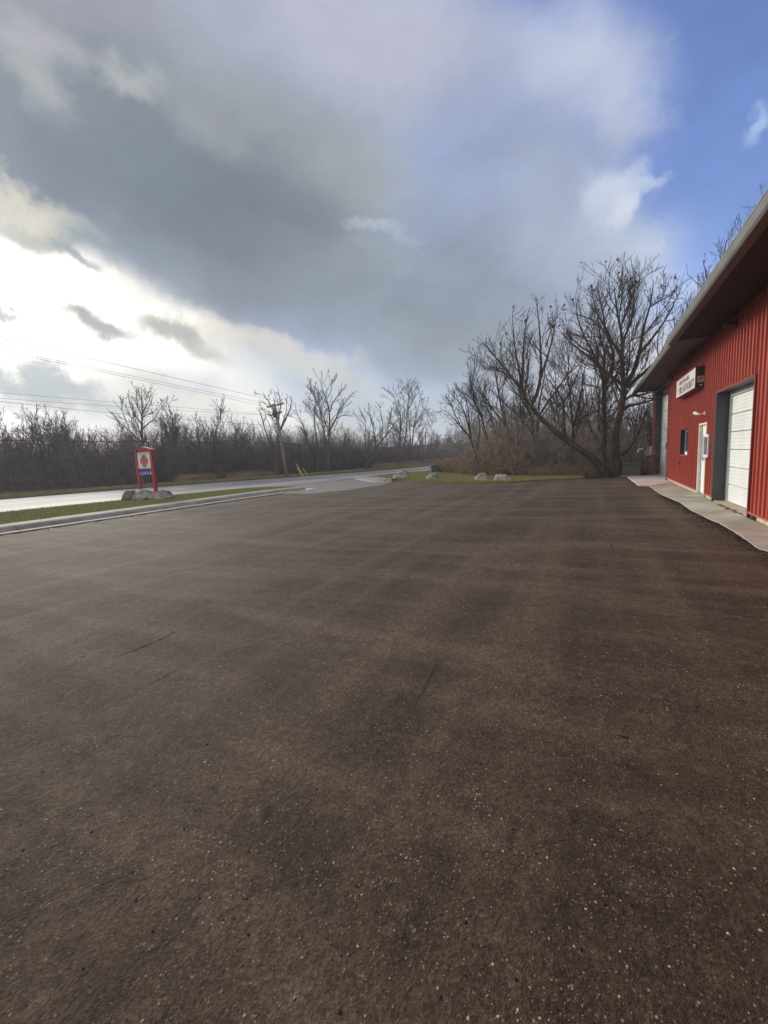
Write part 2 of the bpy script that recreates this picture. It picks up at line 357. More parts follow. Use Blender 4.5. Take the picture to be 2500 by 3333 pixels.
class MB:
    """collects simple shapes of one part"""
    def __init__(s): s.v = []; s.f = []
    def quad(s, a, b, c, d):
        i = len(s.v); s.v += [tuple(a), tuple(b), tuple(c), tuple(d)]; s.f.append((i, i + 1, i + 2, i + 3))
    def poly(s, pts):
        i = len(s.v); s.v += [tuple(p) for p in pts]; s.f.append(tuple(range(i, i + len(pts))))
    def box(s, x0, x1, y0, y1, z0, z1):
        i = len(s.v)
        s.v += [(x0, y0, z0), (x1, y0, z0), (x1, y1, z0), (x0, y1, z0), (x0, y0, z1), (x1, y0, z1), (x1, y1, z1), (x0, y1, z1)]
        s.f += [tuple(i + k for k in q) for q in ((0, 3, 2, 1), (4, 5, 6, 7), (0, 1, 5, 4), (1, 2, 6, 5), (2, 3, 7, 6), (3, 0, 4, 7))]
    def prism(s, pts, z0, z1):
        i = len(s.v); n = len(pts)
        s.v += [(p[0], p[1], z0) for p in pts] + [(p[0], p[1], z1) for p in pts]
        s.f.append(tuple(i + n + k for k in range(n))); s.f.append(tuple(i + n - 1 - k for k in range(n)))
        for k in range(n): s.f.append((i + k, i + (k + 1) % n, i + n + (k + 1) % n, i + n + k))
    def extrude_y(s, prof, y0, y1):
        """closed profile of (x,z) points extruded along y"""
        i = len(s.v); n = len(prof)
        s.v += [(p[0], y0, p[1]) for p in prof] + [(p[0], y1, p[1]) for p in prof]
        s.f.append(tuple(i + k for k in range(n))); s.f.append(tuple(i + 2 * n - 1 - k for k in range(n)))
        for k in range(n): s.f.append((i + k, i + n + k, i + n + (k + 1) % n, i + (k + 1) % n))
    def tube(s, pts, r, sides=8, caps=True):
        pts = [Vector([float(c) for c in p]) for p in pts]; n = len(pts); rr = r if isinstance(r, (list, tuple)) else [r] * n; i0 = len(s.v)
        for k, p in enumerate(pts):
            t = (pts[min(k + 1, n - 1)] - pts[max(k - 1, 0)]).normalized()
            a = t.cross(Vector((0, 0, 1)) if abs(t.z) < .9 else Vector((1, 0, 0))).normalized(); b = t.cross(a)
            for j in range(sides):
                an = 2 * math.pi * j / sides; q = p + (a * math.cos(an) + b * math.sin(an)) * rr[k]; s.v.append(tuple(q))
        for k in range(n - 1):
            for j in range(sides):
                s.f.append((i0 + k * sides + j, i0 + (k + 1) * sides + j, i0 + (k + 1) * sides + (j + 1) % sides, i0 + k * sides + (j + 1) % sides))
        if caps:
            s.f.append(tuple(i0 + j for j in range(sides))); s.f.append(tuple(i0 + (n - 1) * sides + sides - 1 - j for j in range(sides)))
    def build(s, name, material, parent=None, bevel=0, smooth=False):
        me = bpy.data.meshes.new(name); me.from_pydata(s.v, [], s.f); me.update(); me.materials.append(material)
        import bmesh
        b = bmesh.new(); b.from_mesh(me); bmesh.ops.recalc_face_normals(b, faces=b.faces); b.to_mesh(me); b.free()
        if smooth: me.polygons.foreach_set('use_smooth', np.ones(len(me.polygons), bool))
        o = link(name, me, parent)
        if bevel:
            md = o.modifiers.new('bevel', 'BEVEL'); md.width = bevel; md.segments = 2; md.limit_method = 'ANGLE'
        return o

def text_mesh(name, body, origin, xdir, ydir, width, height, material, parent, bold=.0):
    cu = bpy.data.curves.new(name, 'FONT'); cu.body = body; cu.size = 1; cu.extrude = .004; cu.offset = bold
    tmp = bpy.data.objects.new(name + '_tmp', cu); COL.objects.link(tmp)
    dg = bpy.context.evaluated_depsgraph_get(); me = bpy.data.meshes.new_from_object(tmp.evaluated_get(dg))
    bpy.data.objects.remove(tmp)
    co = np.empty(len(me.vertices) * 3, np.float32); me.vertices.foreach_get('co', co); co = co.reshape(-1, 3)
    lo, hi = co.min(0), co.max(0); co = (co - lo) / np.maximum(hi - lo, 1e-6)
    xd, yd = nrm(xdir), nrm(ydir); zd = np.cross(xd, yd)
    w = np.array(origin, float) + co[:, :1] * width * xd + co[:, 1:2] * height * yd + co[:, 2:3] * .004 * zd
    me.vertices.foreach_set('co', w.astype(np.float32).ravel()); me.update(); me.materials.clear(); me.materials.append(material); me.name = name
    return link(name, me, parent)

def chains_mesh(name, groups, material, sides_of=None):
    """groups: list of (P (n,s,3), R (n,s), sides)"""
    V = []; Fq = []; off = 0
    for P, Rr, k in groups:
        if len(P) == 0: continue
        n, s, _ = P.shape
        T = np.empty_like(P); T[:, 1:-1] = P[:, 2:] - P[:, :-2]; T[:, 0] = P[:, 1] - P[:, 0]; T[:, -1] = P[:, -1] - P[:, -2]
        T /= np.linalg.norm(T, axis=2, keepdims=True) + 1e-9
        ref = np.where(np.abs(T[:, :1, 2:3]) < .8, np.array([[[0, 0, 1.]]]), np.array([[[1., 0, 0]]])); ref = np.broadcast_to(ref, T.shape)
        U = np.cross(T, ref); U /= np.linalg.norm(U, axis=2, keepdims=True) + 1e-9; Vv = np.cross(T, U)
        an = np.arange(k) * 2 * np.pi / k
        ring = P[:, :, None] + Rr[:, :, None, None] * (np.cos(an)[None, None, :, None] * U[:, :, None] + np.sin(an)[None, None, :, None] * Vv[:, :, None])
        V.append(ring.reshape(-1, 3))
        idx = (np.arange(n * s * k) + off).reshape(n, s, k); a = idx[:, :-1]; b = idx[:, 1:]
        Fq.append(np.stack([a, b, np.roll(b, -1, 2), np.roll(a, -1, 2)], -1).reshape(-1, 4)); off += n * s * k
    return mesh_np(name, np.concatenate(V), [np.concatenate(Fq)], material, smooth=True)

def unit(a): return a / (np.linalg.norm(a, axis=-1, keepdims=True) + 1e-9)
def spawn(P, Rr, per_m, lo, lenf, angle, rf, rng, minr, up, segs, curl, maxlen=9, lmin=.1):
    """children growing from parent chains"""
    n, s, _ = P.shape
    seg = np.linalg.norm(np.diff(P, axis=1), axis=2).sum(1)
    cnt = np.maximum(1, rng.poisson(seg * per_m * (1 - lo)))
    own = np.repeat(np.arange(n), cnt); t = lo + (1 - lo) * rng.random(len(own)) ** .85; t = np.minimum(t, .985)
    x = t * (s - 1); i = x.astype(int); fr = (x - i)[:, None]
    st = P[own, i] * (1 - fr) + P[own, i + 1] * fr; d0 = unit(P[own, i + 1] - P[own, i]); r0 = Rr[own, i] * (1 - fr[:, 0]) + Rr[own, i + 1] * fr[:, 0]
    rnd = unit(rng.normal(size=d0.shape)); side = unit(np.cross(d0, rnd))
    an = np.radians(angle * (.6 + .8 * rng.random(len(own))))[:, None]
    d = unit(d0 * np.cos(an) + side * np.sin(an) + np.array([0, 0, up]))
    ln = np.minimum(seg[own] * lenf * (.35 + .9 * rng.random(len(own))) * (1.15 - .78 * t), maxlen); ln = np.maximum(ln, lmin)
    rr = np.maximum(np.minimum(r0 * rf, .004 + ln * .0125) * (.7 + .5 * rng.random(len(own))), minr)
    return grow(st, d, ln, rr, segs, curl, up, rng, minr)
def grow(st, d, ln, r, segs, curl, up, rng, minr):
    n = len(st); P = np.empty((n, segs + 1, 3)); P[:, 0] = st
    for k in range(segs):
        d = unit(d + rng.normal(size=d.shape) * curl + np.array([0, 0, up * .35])); P[:, k + 1] = P[:, k] + d * (ln / segs)[:, None]
    f = np.linspace(1, .35, segs + 1)[None]; R_ = np.maximum(r[:, None] * f, minr * .75)
    return P, R_

def skeleton(lines, view_pt, depth_jit, rng, near_z=True):
    """limb polylines (list of (points, r0, r1)) given as directions, set in a vertical plane through view_pt facing the eye"""
    g = np.array(view_pt, float); nrmv = np.array([g[0], g[1], 0]); nrmv /= np.linalg.norm(nrmv)
    out = []
    for pts, r0, r1 in lines:
        q = []
        drift = rng.normal() * depth_jit
        for k, (px, py) in enumerate(pts):
            r = ray(px, py); dist = np.dot(g - EYE, nrmv) / np.dot(r, nrmv)
            dd = drift * (k / max(1, len(pts) - 1)) ** 1.3
            q.append(EYE + r * (dist + dd))
        q = np.array(q)
        # resample with smoothness
        seg = np.r_[0, np.cumsum(np.linalg.norm(np.diff(q, axis=0), axis=1))]
        m = max(6, int(seg[-1] / .45)); m = 24
        s = np.linspace(0, seg[-1], m); P = np.stack([np.interp(s, seg, q[:, i]) for i in range(3)], 1)
        for _ in range(2): P[1:-1] = .25 * P[:-2] + .5 * P[1:-1] + .25 * P[2:]
        P[1:] += np.cumsum(rng.normal(size=(m - 1, 3)) * .012, axis=0)
        Rr = r0 + (r1 - r0) * (s / seg[-1]) ** .9
        out.append((P, Rr))
    return np.array([o[0] for o in out]), np.array([o[1] for o in out])

def finish_tree(name, mains, rng, loc, label, bark, twig, minr=.008, dens=1.0, cat='tree', group=None, up=.12, lf=1.0, pods=0, flare=True, maxlen=3.2):
    P, Rr = mains
    if flare: Rr[0, 0] *= 1.5; Rr[0, 1] *= 1.2
    base = np.array(loc, float)
    a = spawn(P, Rr, 3.2 * dens, .22, .46 * lf, 38, .5, rng, minr * 1.5, up, 8, .13, maxlen)
    b = spawn(*a, 3.6 * dens, .12, .62, 34, .6, rng, minr * 1.1, up * 1.3, 5, .14, maxlen * .62)
    c = spawn(*b, 6.0 * dens, .1, .75, 30, .65, rng, minr * .85, up * 2, 3, .15, maxlen * .42)
    print(name, len(P), len(a[0]), len(b[0]), len(c[0]))
    root = empty(name, base); tag(root, label, cat, group)
    sh = lambda g: (g[0] - base, g[1])
    tm = chains_mesh('trunk', [(*sh((P, Rr)), 9)], bark); link('trunk', tm, root)
    gr = [(*sh(a), 5), (*sh(b), 3), (*sh(c), 3)]
    cm = chains_mesh('crown', gr, twig); cr = link('crown', cm, root)
    if pods:
        tips = c[0][:, -1]; tips = tips[tips[:, 2] > np.quantile(tips[:, 2], .6)]; idx = rng.choice(len(tips), pods)
        V = []; Fc = []
        for q in tips[idx]:
            q = q - base; s = .03 + .045 * rng.random()
            i = len(V); pts = [(0, 0, 1), (1, 0, 0), (0, 1, 0), (-1, 0, 0), (0, -1, 0), (0, 0, -1.6)]
            V += [tuple(q + np.array(p) * s * (.6 + .8 * rng.random())) for p in pts]
            Fc += [(i, i + 1, i + 2), (i, i + 2, i + 3), (i, i + 3, i + 4), (i, i + 4, i + 1), (i + 5, i + 2, i + 1), (i + 5, i + 3, i + 2), (i + 5, i + 4, i + 3), (i + 5, i + 1, i + 4)]
        tag(link('dead_leaf_clump', mesh_np('dead_leaf_clump', np.array(V), np.array(Fc), M_pod), root), 'dark shrivelled leaf clumps at the twig tips', kind='stuff')
    return root

def copy_tree(o, parent=None):
    c = o.copy(); COL.objects.link(c); c.parent = parent
    for ch in list(o.children): copy_tree(ch, c)
    return c

# ------------------------------------------------------------------ ground sheets
def sheet(name, pts, z, material, thick=None, n_edge=0, amp=0, kind='structure', parent=None, seed=0):
    rg = random.Random(seed); q = []
    for i, p in enumerate(pts):
        q.append((p[0], p[1]))
        if n_edge:
            p2 = pts[(i + 1) % len(pts)]; dx, dy = p2[0] - p[0], p2[1] - p[1]; ln = math.hypot(dx, dy); k = min(400, int(ln * n_edge))
            w = 0
            for j in range(1, k):
                t = j / k; w = w * .8 + rg.gauss(0, amp); f = min(1, 4 * t, 4 * (1 - t))
                q.append((p[0] + dx * t - dy / ln * w * f, p[1] + dy * t + dx / ln * w * f))
    b = MB()
    if thick: b.prism(q, z - thick, z)
    else: b.poly([(x, y, z) for x, y in q])
    o = b.build(name, material, parent)
    if kind: tag(o, kind=kind)
    return o

g = MB()
nx = 1200
g.quad((-nx, -nx, -.08), (nx, -nx, -.08), (nx, nx, -.08), (-nx, nx, -.08))
tag(g.build('ground', M_litter), kind='structure')

def strip(name, left, right, z, material, v_len=1.0, n=60):
    """ribbon between two polylines with uv across/along"""
    def rs(pl):
        pl = np.array(pl, float); s = np.r_[0, np.cumsum(np.linalg.norm(np.diff(pl, axis=0), axis=1))]; t = np.linspace(0, s[-1], n)
        q = np.stack([np.interp(t, s, pl[:, i]) for i in range(2)], 1)
        for _ in range(6): q[1:-1] = .25 * q[:-2] + .5 * q[1:-1] + .25 * q[2:]
        return q
    a, b = rs(left), rs(right)
    V = np.concatenate([np.c_[a, np.full(n, z)], np.c_[b, np.full(n, z)]]); Fc = np.array([(i, n + i, n + i + 1, i + 1) for i in range(n - 1)])
    # wind upwards
    e1 = V[n] - V[0]; e2 = V[1] - V[0]
    if np.cross(e1, e2)[2] < 0: Fc = Fc[:, ::-1]
    me = mesh_np(name, V, Fc, material); uvl = me.uv_layers.new(name='UVMap')
    for poly in me.polygons:
        for li in poly.loop_indices:
            vi = me.loops[li].vertex_index; uvl.data[li].uv = (0.0 if vi < n else 1.0, (vi % n) / n * 20)
    return link(name, me), a, b

road_near = [(-24.5, -30), (-23.6, -5), (-22.8, 4), (-21.9, 9), (-20.6, 15), (-19.6, 19), (-18.4, 24), (-17.4, 29), (-16.3, 36), (-15.0, 42.6), (-13.4, 52), (-12.2, 64), (-12.5, 85), (-16, 130)]
road_far = [(-37, -30), (-36.8, -5), (-36.5, 4), (-36.2, 11), (-35.5, 15), (-33.8, 22), (-31.9, 28.5), (-29.5, 32), (-27.2, 35), (-25.3, 39), (-23.2, 44), (-21.6, 52), (-20.3, 64), (-19.6, 85), (-24, 130)]
ro, ra, rb = strip('road', road_near, road_far, 0.0, M_road); tag(ro, kind='structure')
# white edge line, 15 cm wide, and its twin on the far side
def offset(a, b, d0, d1):
    u = (b - a) / np.linalg.norm(b - a, axis=1, keepdims=True); return a + u * d0, a + u * d1
p0, p1 = offset(ra, rb, .25, .42); o_, _, _ = strip('road_marking', p0, p1, .005, M_paint); tag(o_, kind='structure')
p0, p1 = offset(rb, ra, .3, .45); o_, _, _ = strip('road_marking', p0, p1, .005, M_paint); tag(o_, kind='structure')
s0, s1 = offset(rb, ra, -1.3, .02); o_, _, _ = strip('road_shoulder', s0, s1, -.006, M_shoulder); tag(o_, kind='structure')
s0, s1 = offset(rb, ra, -4.2, -1.25); vo, _, _ = strip('verge', s0, s1, .04, M_grassg); tag(vo, kind='structure')
VERGE = (s0, s1)

# parking lot
curb_front = [(-12.9, -30), (-14.3, -8), (-14.65, 2), (-14.66, 5.85), (-14.6, 10), (-14.6, 15), (-14.5, 18.2), (-13.9, 19.3)]
lot = [(-14.5, -30), (-14.9, 2), (-14.9, 18.6), tuple(at(1000, 1602)[:2]), tuple(at(1150, 1588)[:2]), tuple(at(1230, 1576)[:2]), tuple(at(1262, 1566)[:2]), tuple(at(1300, 1560)[:2]), tuple(at(1420, 1568)[:2]), tuple(at(1520, 1571)[:2]), tuple(at(1650, 1569)[:2]), tuple(at(1760, 1560)[:2]), tuple(at(1900, 1556)[:2]), tuple(at(2050, 1551)[:2]), (3.0, 26.6), (3.0, -30)]
sheet('parking_lot', lot, -.02, M_lot, n_edge=3, amp=.035, seed=3)
drive = [tuple(at(*p)[:2]) for p in ((955, 1612), (995, 1606), (1150, 1594), (1240, 1580), (1275, 1570), (1245, 1562), (1188, 1560))]
drive = [(-14.9, 17.5)] + [tuple(at(*p)[:2]) for p in ((1010, 1606), (1150, 1592), (1235, 1579), (1275, 1569))] + [(-17.0, 31.2), (-18.0, 26.5), (-19.8, 19.0), (-18.2, 17.5)]
sheet('driveway', drive, -.012, M_apron, n_edge=2, amp=.02, seed=5)

# ------------------------------------------------------------------ curbs (pieces 3 m long, one curb each side)
def curb_obj(name, path, side, label):
    """path = front edge of the gutter pan; side = +1 curb rises to the left of the direction of travel"""
    root = empty(name, (path[0][0], path[0][1], 0)); tag(root, label, 'curb')
    pl = np.array(path, float); s = np.r_[0, np.cumsum(np.linalg.norm(np.diff(pl, axis=0), axis=1))]
    prof_pan = [(0, -.05), (0, .006), (.42, -.004), (.42, -.05)]
    prof_c = [(.42, -.05), (.42, -.002), (.50, .06), (.60, .115), (.72, .14), (1.55, .13), (1.55, -.05)]
    npiece = int(s[-1] / 3.2) + 1
    for part, prof, mt in (('gutter_pan', prof_pan, M_gutter), ('curb_stone', prof_c, M_curb)):
        b = MB()
        for k in range(npiece):
            t0 = s[-1] * k / npiece + .012; t1 = s[-1] * (k + 1) / npiece - .012; ts = np.linspace(t0, t1, 6); rings = []
            for t in ts:
                p = np.array([np.interp(t, s, pl[:, i]) for i in range(2)]); p2 = np.array([np.interp(min(t + .1, s[-1]), s, pl[:, i]) for i in range(2)]); p1 = np.array([np.interp(max(t - .1, 0), s, pl[:, i]) for i in range(2)])
                d = (p2 - p1) / np.linalg.norm(p2 - p1); nn = np.array([-d[1], d[0]]) * side
                tap = min(1, max(.12, (s[-1] - t) / 1.6)) if t > s[-1] - 1.6 else 1
                rings.append([(p[0] + nn[0] * x - pl[0][0], p[1] + nn[1] * x - pl[0][1], z if z < .01 else z * tap) for x, z in prof])
            i = len(b.v); n = len(prof)
            for r in rings: b.v += r
            for a in range(len(rings) - 1):
                for j in range(n): b.f.append((i + a * n + j, i + a * n + (j + 1) % n, i + (a + 1) * n + (j + 1) % n, i + (a + 1) * n + j))
            b.f.append(tuple(i + j for j in range(n))); b.f.append(tuple(i + (len(rings) - 1) * n + n - 1 - j for j in range(n)))
        b.build(part, mt, root)
    return root
curb_obj('curb', curb_front + [(-14.3, 20.3), (-15.3, 20.8)], 1, 'long weathered concrete curb with pale gutter strip beside the grass island')
c2 = [tuple(at(*p)[:2]) for p in ((1278, 1567), (1240, 1569), (1200, 1568), (1165, 1562), (1150, 1557))]
curb_obj('curb', c2, -1, 'short pale curved curb at the far side of the driveway mouth')

# ------------------------------------------------------------------ lawns
def in_poly(pts, q):
    x, y = q[:, 0], q[:, 1]; ins = np.zeros(len(q), bool); n = len(pts); j = n - 1
    for i in range(n):
        xi, yi = pts[i]; xj, yj = pts[j]
        c = ((yi > y) != (yj > y)) & (x < (xj - xi) * (y - yi) / (yj - yi + 1e-12) + xi); ins ^= c; j = i
    return ins
def scatter(pts, n, rng):
    a = np.array(pts); lo, hi = a.min(0), a.max(0); out = []; tot = 0
    while tot < n:
        q = lo + (hi - lo) * rng.random((n * 2, 2)); q = q[in_poly(pts, q)]; out.append(q); tot += len(q)
    return np.concatenate(out)[:n]
def blades(name, pts, n, z, h, w, material, rng, label, cat, lean=.4, hvar=.6):
    q = scatter(pts, n, rng); an = rng.random(n) * 6.283; d = np.stack([np.cos(an), np.sin(an)], 1) * w
    hh = h * (1 - hvar / 2 + hvar * rng.random(n)); b = np.c_[q, np.full(n, z)]
    v0 = b.copy(); v0[:, :2] -= d; v1 = b.copy(); v1[:, :2] += d; v2 = b.copy(); v2[:, :2] += rng.normal(size=(n, 2)) * hh[:, None] * lean; v2[:, 2] += hh
    V = np.stack([v0, v1, v2], 1).reshape(-1, 3); Fc = np.arange(3 * n).reshape(n, 3)
    o = link(name, mesh_np(name, V, Fc, material)); return tag(o, label, cat, kind='stuff')
isl_in = [(x - 1.45, y) for x, y in curb_front[1:]]
isl = isl_in[:-1] + [(-15.4, 20.1), (-16.6, 20.6), (-17.6, 20.5), (-19.0, 20.0)] + [(-20.0, 16.4), (-21.4, 10.5), (-22.4, 4), (-23.2, -5), (-23.5, -8)]
isl_o = sheet('grass_island', isl, .11, M_grassg, thick=.16, n_edge=2, amp=.02, seed=8)
blades('lawn_grass', isl, 90000, .10, .065, .012, M_grass, np.random.default_rng(1), 'mown yellowish green grass on the strip between road and curb', 'grass')
lawn = [tuple(at(*p)[:2]) for p in ((1186, 1556), (1245, 1566), (1300, 1562), (1420, 1570), (1520, 1573), (1650, 1571), (1760, 1563), (1905, 1557), (1890, 1553), (1700, 1553), (1590, 1551), (1480, 1541), (1412, 1536), (1330, 1538))]
sheet('lawn', lawn, .03, M_grassg, thick=.08, n_edge=2, amp=.04, seed=9)
blades('lawn_grass', lawn, 70000, .03, .08, .016, M_grass, np.random.default_rng(2), 'green lawn behind the row of boulders', 'grass')
vp = [tuple(p) for p in VERGE[0]] + [tuple(p) for p in VERGE[1][::-1]]
vp = [p for p in vp if -12 < p[1] < 95]
blades('verge_grass', vp, 60000, .04, .22, .02, mat('verge_blades', (.20, .23, .07), (.32, .24, .12), .35, .95), np.random.default_rng(3), 'rough green and straw verge across the road', 'grass')

# ------------------------------------------------------------------ concrete apron at the building
slab1 = [tuple(at(*p)[:2]) for p in ((2040, 1551.5), (2080, 1581), (2114, 1581.5))] + [(2.86, 20.9), (2.86, 26.1)]
slab2 = [tuple(at(*p)[:2]) for p in ((2114, 1582.3), (2160, 1612), (2212, 1633))] + [(2.86, 14.3), (2.86, 20.85)]
slab3 = [tuple(at(*p)[:2]) for p in ((2213, 1634), (2245, 1657), (2309, 1688), (2341, 1700))] + [(2.86, 10.3), (2.86, 14.25)]
slab4 = [tuple(at(*p)[:2]) for p in ((2342, 1701), (2385, 1726), (2440, 1762), (2470, 1784), (2500, 1791))] + [(2.3, 7.2), (2.25, 4), (2.2, -12), (2.86, -12), (2.86, 10.25)]
for nm, pts, mt, sd_ in (('pale_concrete_slab', slab1, M_conc2, 1), ('concrete_slab', slab2, M_conc, 2), ('concrete_slab', slab3, M_conc, 3), ('concrete_slab', slab4, M_conc, 4)):
    sheet('pavement', pts, .0 if sd_ != 1 else .012, mt, thick=.12, n_edge=6, amp=.004, seed=sd_)

# ------------------------------------------------------------------ fire station
XW = 2.90; YB = -6.0; YE = 28.05; ZT = 4.44
ST = empty('fire_station', (XW, 11, 0)); tag(ST, 'long red ribbed steel fire station building with deep dark eaves and white garage doors', 'building')
def SP(b, name, mt, parent=None, **k):
    o = b.build(name, mt, None, **k)
    o.parent = parent or ST
    off = np.array(ST.location)
    me = o.data; co = np.empty(len(me.vertices) * 3, np.float32); me.vertices.foreach_get('co', co); co = co.reshape(-1, 3) - off.astype(np.float32)
    me.vertices.foreach_set('co', co.ravel()); me.update()
    return o
# openings (y0,y1,z0,z1)
D1 = (22.62, 26.90, -.05, 4.28); D2 = (11.24, 14.24, -.05, 2.84); MD = (15.28, 16.16, -.05, 2.09); WI = (17.96, 19.32, 1.17, 2.05)
def ribs(b, y0, y1, z0, z1):
    """ribbed steel sheet facing -x"""
    P = .2286; pts = []
    y = math.floor(y0 / P) * P
    cand = []
    while y < y1 + P:
        cand += [(y + .006, .004), (y + .012, .004), (y + .022, -.03), (y + .052, -.03), (y + .066, 0), (y + .12, 0), (y + .128, -.008), (y + .145, -.008), (y + .153, 0)]
        if round(y / P) % 4 == 0: cand += [(y + .17, 0), (y + .172, .02), (y + .186, .02), (y + .188, 0)]
        y += P
    pts = [(y0, 0)] + [c for c in cand if y0 < c[0] < y1] + [(y1, 0)]
    i = len(b.v)
    for yy, dx in pts: b.v += [(XW + dx, yy, z0), (XW + dx, yy, z1)]
    for k in range(len(pts) - 1): b.f.append((i + 2 * k, i + 2 * k + 2, i + 2 * k + 3, i + 2 * k + 1))
b = MB(); zb = .12
ribs(b, YB, D2[0], zb, ZT); ribs(b, D2[0], D2[1], D2[3], ZT); ribs(b, D2[1], MD[0], zb, ZT); ribs(b, MD[0], MD[1], MD[3], ZT)
ribs(b, MD[1], WI[0], zb, ZT); ribs(b, WI[0], WI[1], zb, WI[2]); ribs(b, WI[0], WI[1], WI[3], ZT); ribs(b, WI[1], D1[0], zb, ZT)
ribs(b, D1[0], D1[1], D1[3], ZT); ribs(b, D1[1], YE, zb, ZT)
b.box(XW + .6, 14.9, YE - .12, YE - .02, 0, ZT); b.box(XW + .01, XW + .6, YE - .06, YE, .1, ZT)
b.box(XW + .01, 14.9, YB, YB + .1, 0, ZT); b.box(14.8, 14.9, YB + .1, YE - .12, 0, ZT)
wall = SP(b, 'wall', M_red)
# foundation
for y0, y1 in ((YB, 10.8), (11.16, 11.235)):
    b = MB(); b.box(XW + .015, XW + .5, y0, y1, -.1, .13); SP(b, 'foundation', M_found, bevel=.008)
for y0, y1 in ((D2[1] + .07, 15.2), (16.24, D1[0] - .03), (D1[1] + .1, YE - .02)):
    b = MB(); b.box(XW + .015, XW + .5, y0, y1, -.1, .13); SP(b, 'foundation', M_found, bevel=.008)
b = MB(); b.box(XW + .3, XW + .5, 10.8, 11.16, -.1, .13); SP(b, 'dark_niche', M_black)  # black box paints the darkness of the hole in the foundation
b = MB()
for y0, y1 in ((YB, D2[0] - .06), (D2[1] + .1, MD[0] - .07), (MD[1] + .09, D1[0] - .05), (D1[1] + .1, YE)):
    b = MB(); b.box(XW - .034, XW + .012, y0, y1, .085, .125); SP(b, 'base_trim', M_redcap)
# corner trims
b = MB(); b.box(XW - .028, XW + .09, YE - .07, YE + .012, .08, ZT); SP(b, 'corner_trim', M_red)
# garage doors
def garage(D, rec, trim_w, nsec, win):
    y0, y1, z0, z1 = D; xr = XW + rec
    root = bpy.data.objects.new('garage_door', None); COL.objects.link(root); root.parent = ST
    root['label'] = 'tall narrow looking white overhead door nearer the far corner' if win else 'white ribbed overhead door in the near bay'
    # reveals
    b = MB(); b.box(XW - .03, xr + .05, y1, y1 + .06, z0, z1 + .05); b.box(XW + .004, xr + .05, y0 - .05, y0, z0, z1 + .05)
    b.box(XW - .02, xr + .05, y0, y1, z1, z1 + .045)
    SP(b, 'reveal', M_jamb, root)
    b = MB(); b.box(XW - .036, XW + .003, y0 - .055, y0 + .004, z0 + (.0), z1 + .03); b.box(XW - .036, XW - .021, y0 + .005, y1 + .06, z1 - .012, z1 + .05)
    SP(b, 'edge_trim', M_redtrim, root)
    b = MB(); b.box(xr - .03, xr + .02, y1 - trim_w, y1 - .003, z0, z1 - .004); b.box(xr - .03, xr + .02, y0 + .003, y0 + trim_w, z0, z1 - .004); b.box(xr - .03, xr + .02, y0 + trim_w, y1 - trim_w, z1 - trim_w, z1 - .004)
    SP(b, 'frame', M_trimw, root)
    b = MB(); ya, yb = y0 + trim_w, y1 - trim_w; za = .012; zt = z1 - trim_w; hs = (zt - za) / nsec
    for k in range(nsec):
        s0 = za + k * hs + .006; s1 = za + (k + 1) * hs - .006
        nr = 5; prof = [(xr + .045, s0)]
        for j in range(nr):
            c0 = s0 + (s1 - s0) * j / nr; c1 = s0 + (s1 - s0) * (j + 1) / nr
            prof += [(xr + .002, c0 + .004), (xr + .002, c1 - .022), (xr + .010, c1 - .014), (xr + .010, c1 - .008)]
        prof += [(xr + .045, s1)]
        b.extrude_y(prof, ya, yb)
    SP(b, 'door_panel', M_doorw, root)
    b = MB(); b.box(xr + .046, xr + .06, ya - .02, yb + .02, 0, zt + .02); SP(b, 'weather_seal', M_black, root)
    b = MB(); b.box(XW + .012, xr + .2, y0 + .004, y1 - .004, -.09, .01); SP(b, 'threshold', M_conc2 if win else mat('threshold_concrete', (.50, .44, .32), (.36, .31, .22), 2, .85, .3, 40), root)
    if win:
        b = MB(); b.box(xr - .012, xr + .0, 24.75, 25.3, 1.30, 1.62); SP(b, 'window_frame', M_black, root)
        b = MB(); b.box(xr - .016, xr - .013, 24.80, 25.25, 1.34, 1.58); SP(b, 'pane', M_blueglass, root)
garage(D1, .27, .16, 9, True)
garage(D2, .28, .13, 6, False)
# man door
root = bpy.data.objects.new('entrance_door', None); COL.objects.link(root); root.parent = ST
y0, y1, z0, z1 = MD
b = MB(); b.box(XW - .03, XW + .12, y1, y1 + .06, -.02, z1 + .05); b.box(XW - .03, XW + .12, y0 - .06, y0, -.02, z1 + .05); b.box(XW - .03, XW + .12, y0, y1, z1 - .0, z1 + .05); SP(b, 'frame', M_cream, root)
b = MB(); b.box(XW + .055, XW + .1, y0 + .004, y1 - .004, .05, z1 - .004); SP(b, 'door_leaf', M_doorw, root, bevel=.004)
b = MB(); b.box(XW + .035, XW + .0545, y0 + .16, y1 - .12, 1.0, 1.03); b.box(XW + .035, XW + .0545, y0 + .16, y1 - .12, 1.78, 1.81); b.box(XW + .035, XW + .0545, y0 + .16, y0 + .19, 1.03, 1.78); b.box(XW + .035, XW + .0545, y1 - .15, y1 - .12, 1.03, 1.78); SP(b, 'glazing_frame', M_white, root)
b = MB(); b.box(XW + .047, XW + .052, y0 + .19, y1 - .15, 1.03, 1.78); SP(b, 'pane', M_blueglass, root)
b = MB(); b.tube([(XW + .05, y0 + .1, .97), (XW - .0, y0 + .1, .97), (XW - .0, y0 + .22, .97)], .011, 8); SP(b, 'handle', M_galv, root)
for z in (.3, 1.05, 1.8):
    b = MB(); b.box(XW + .04, XW + .054, y1 - .02, y1 - .001, z, z + .1); SP(b, 'hinge', M_galv, root)
b = MB(); b.box(XW - .03, XW + .3, y0 - .05, y1 + .05, -.06, .045); SP(b, 'threshold', M_curb, root)
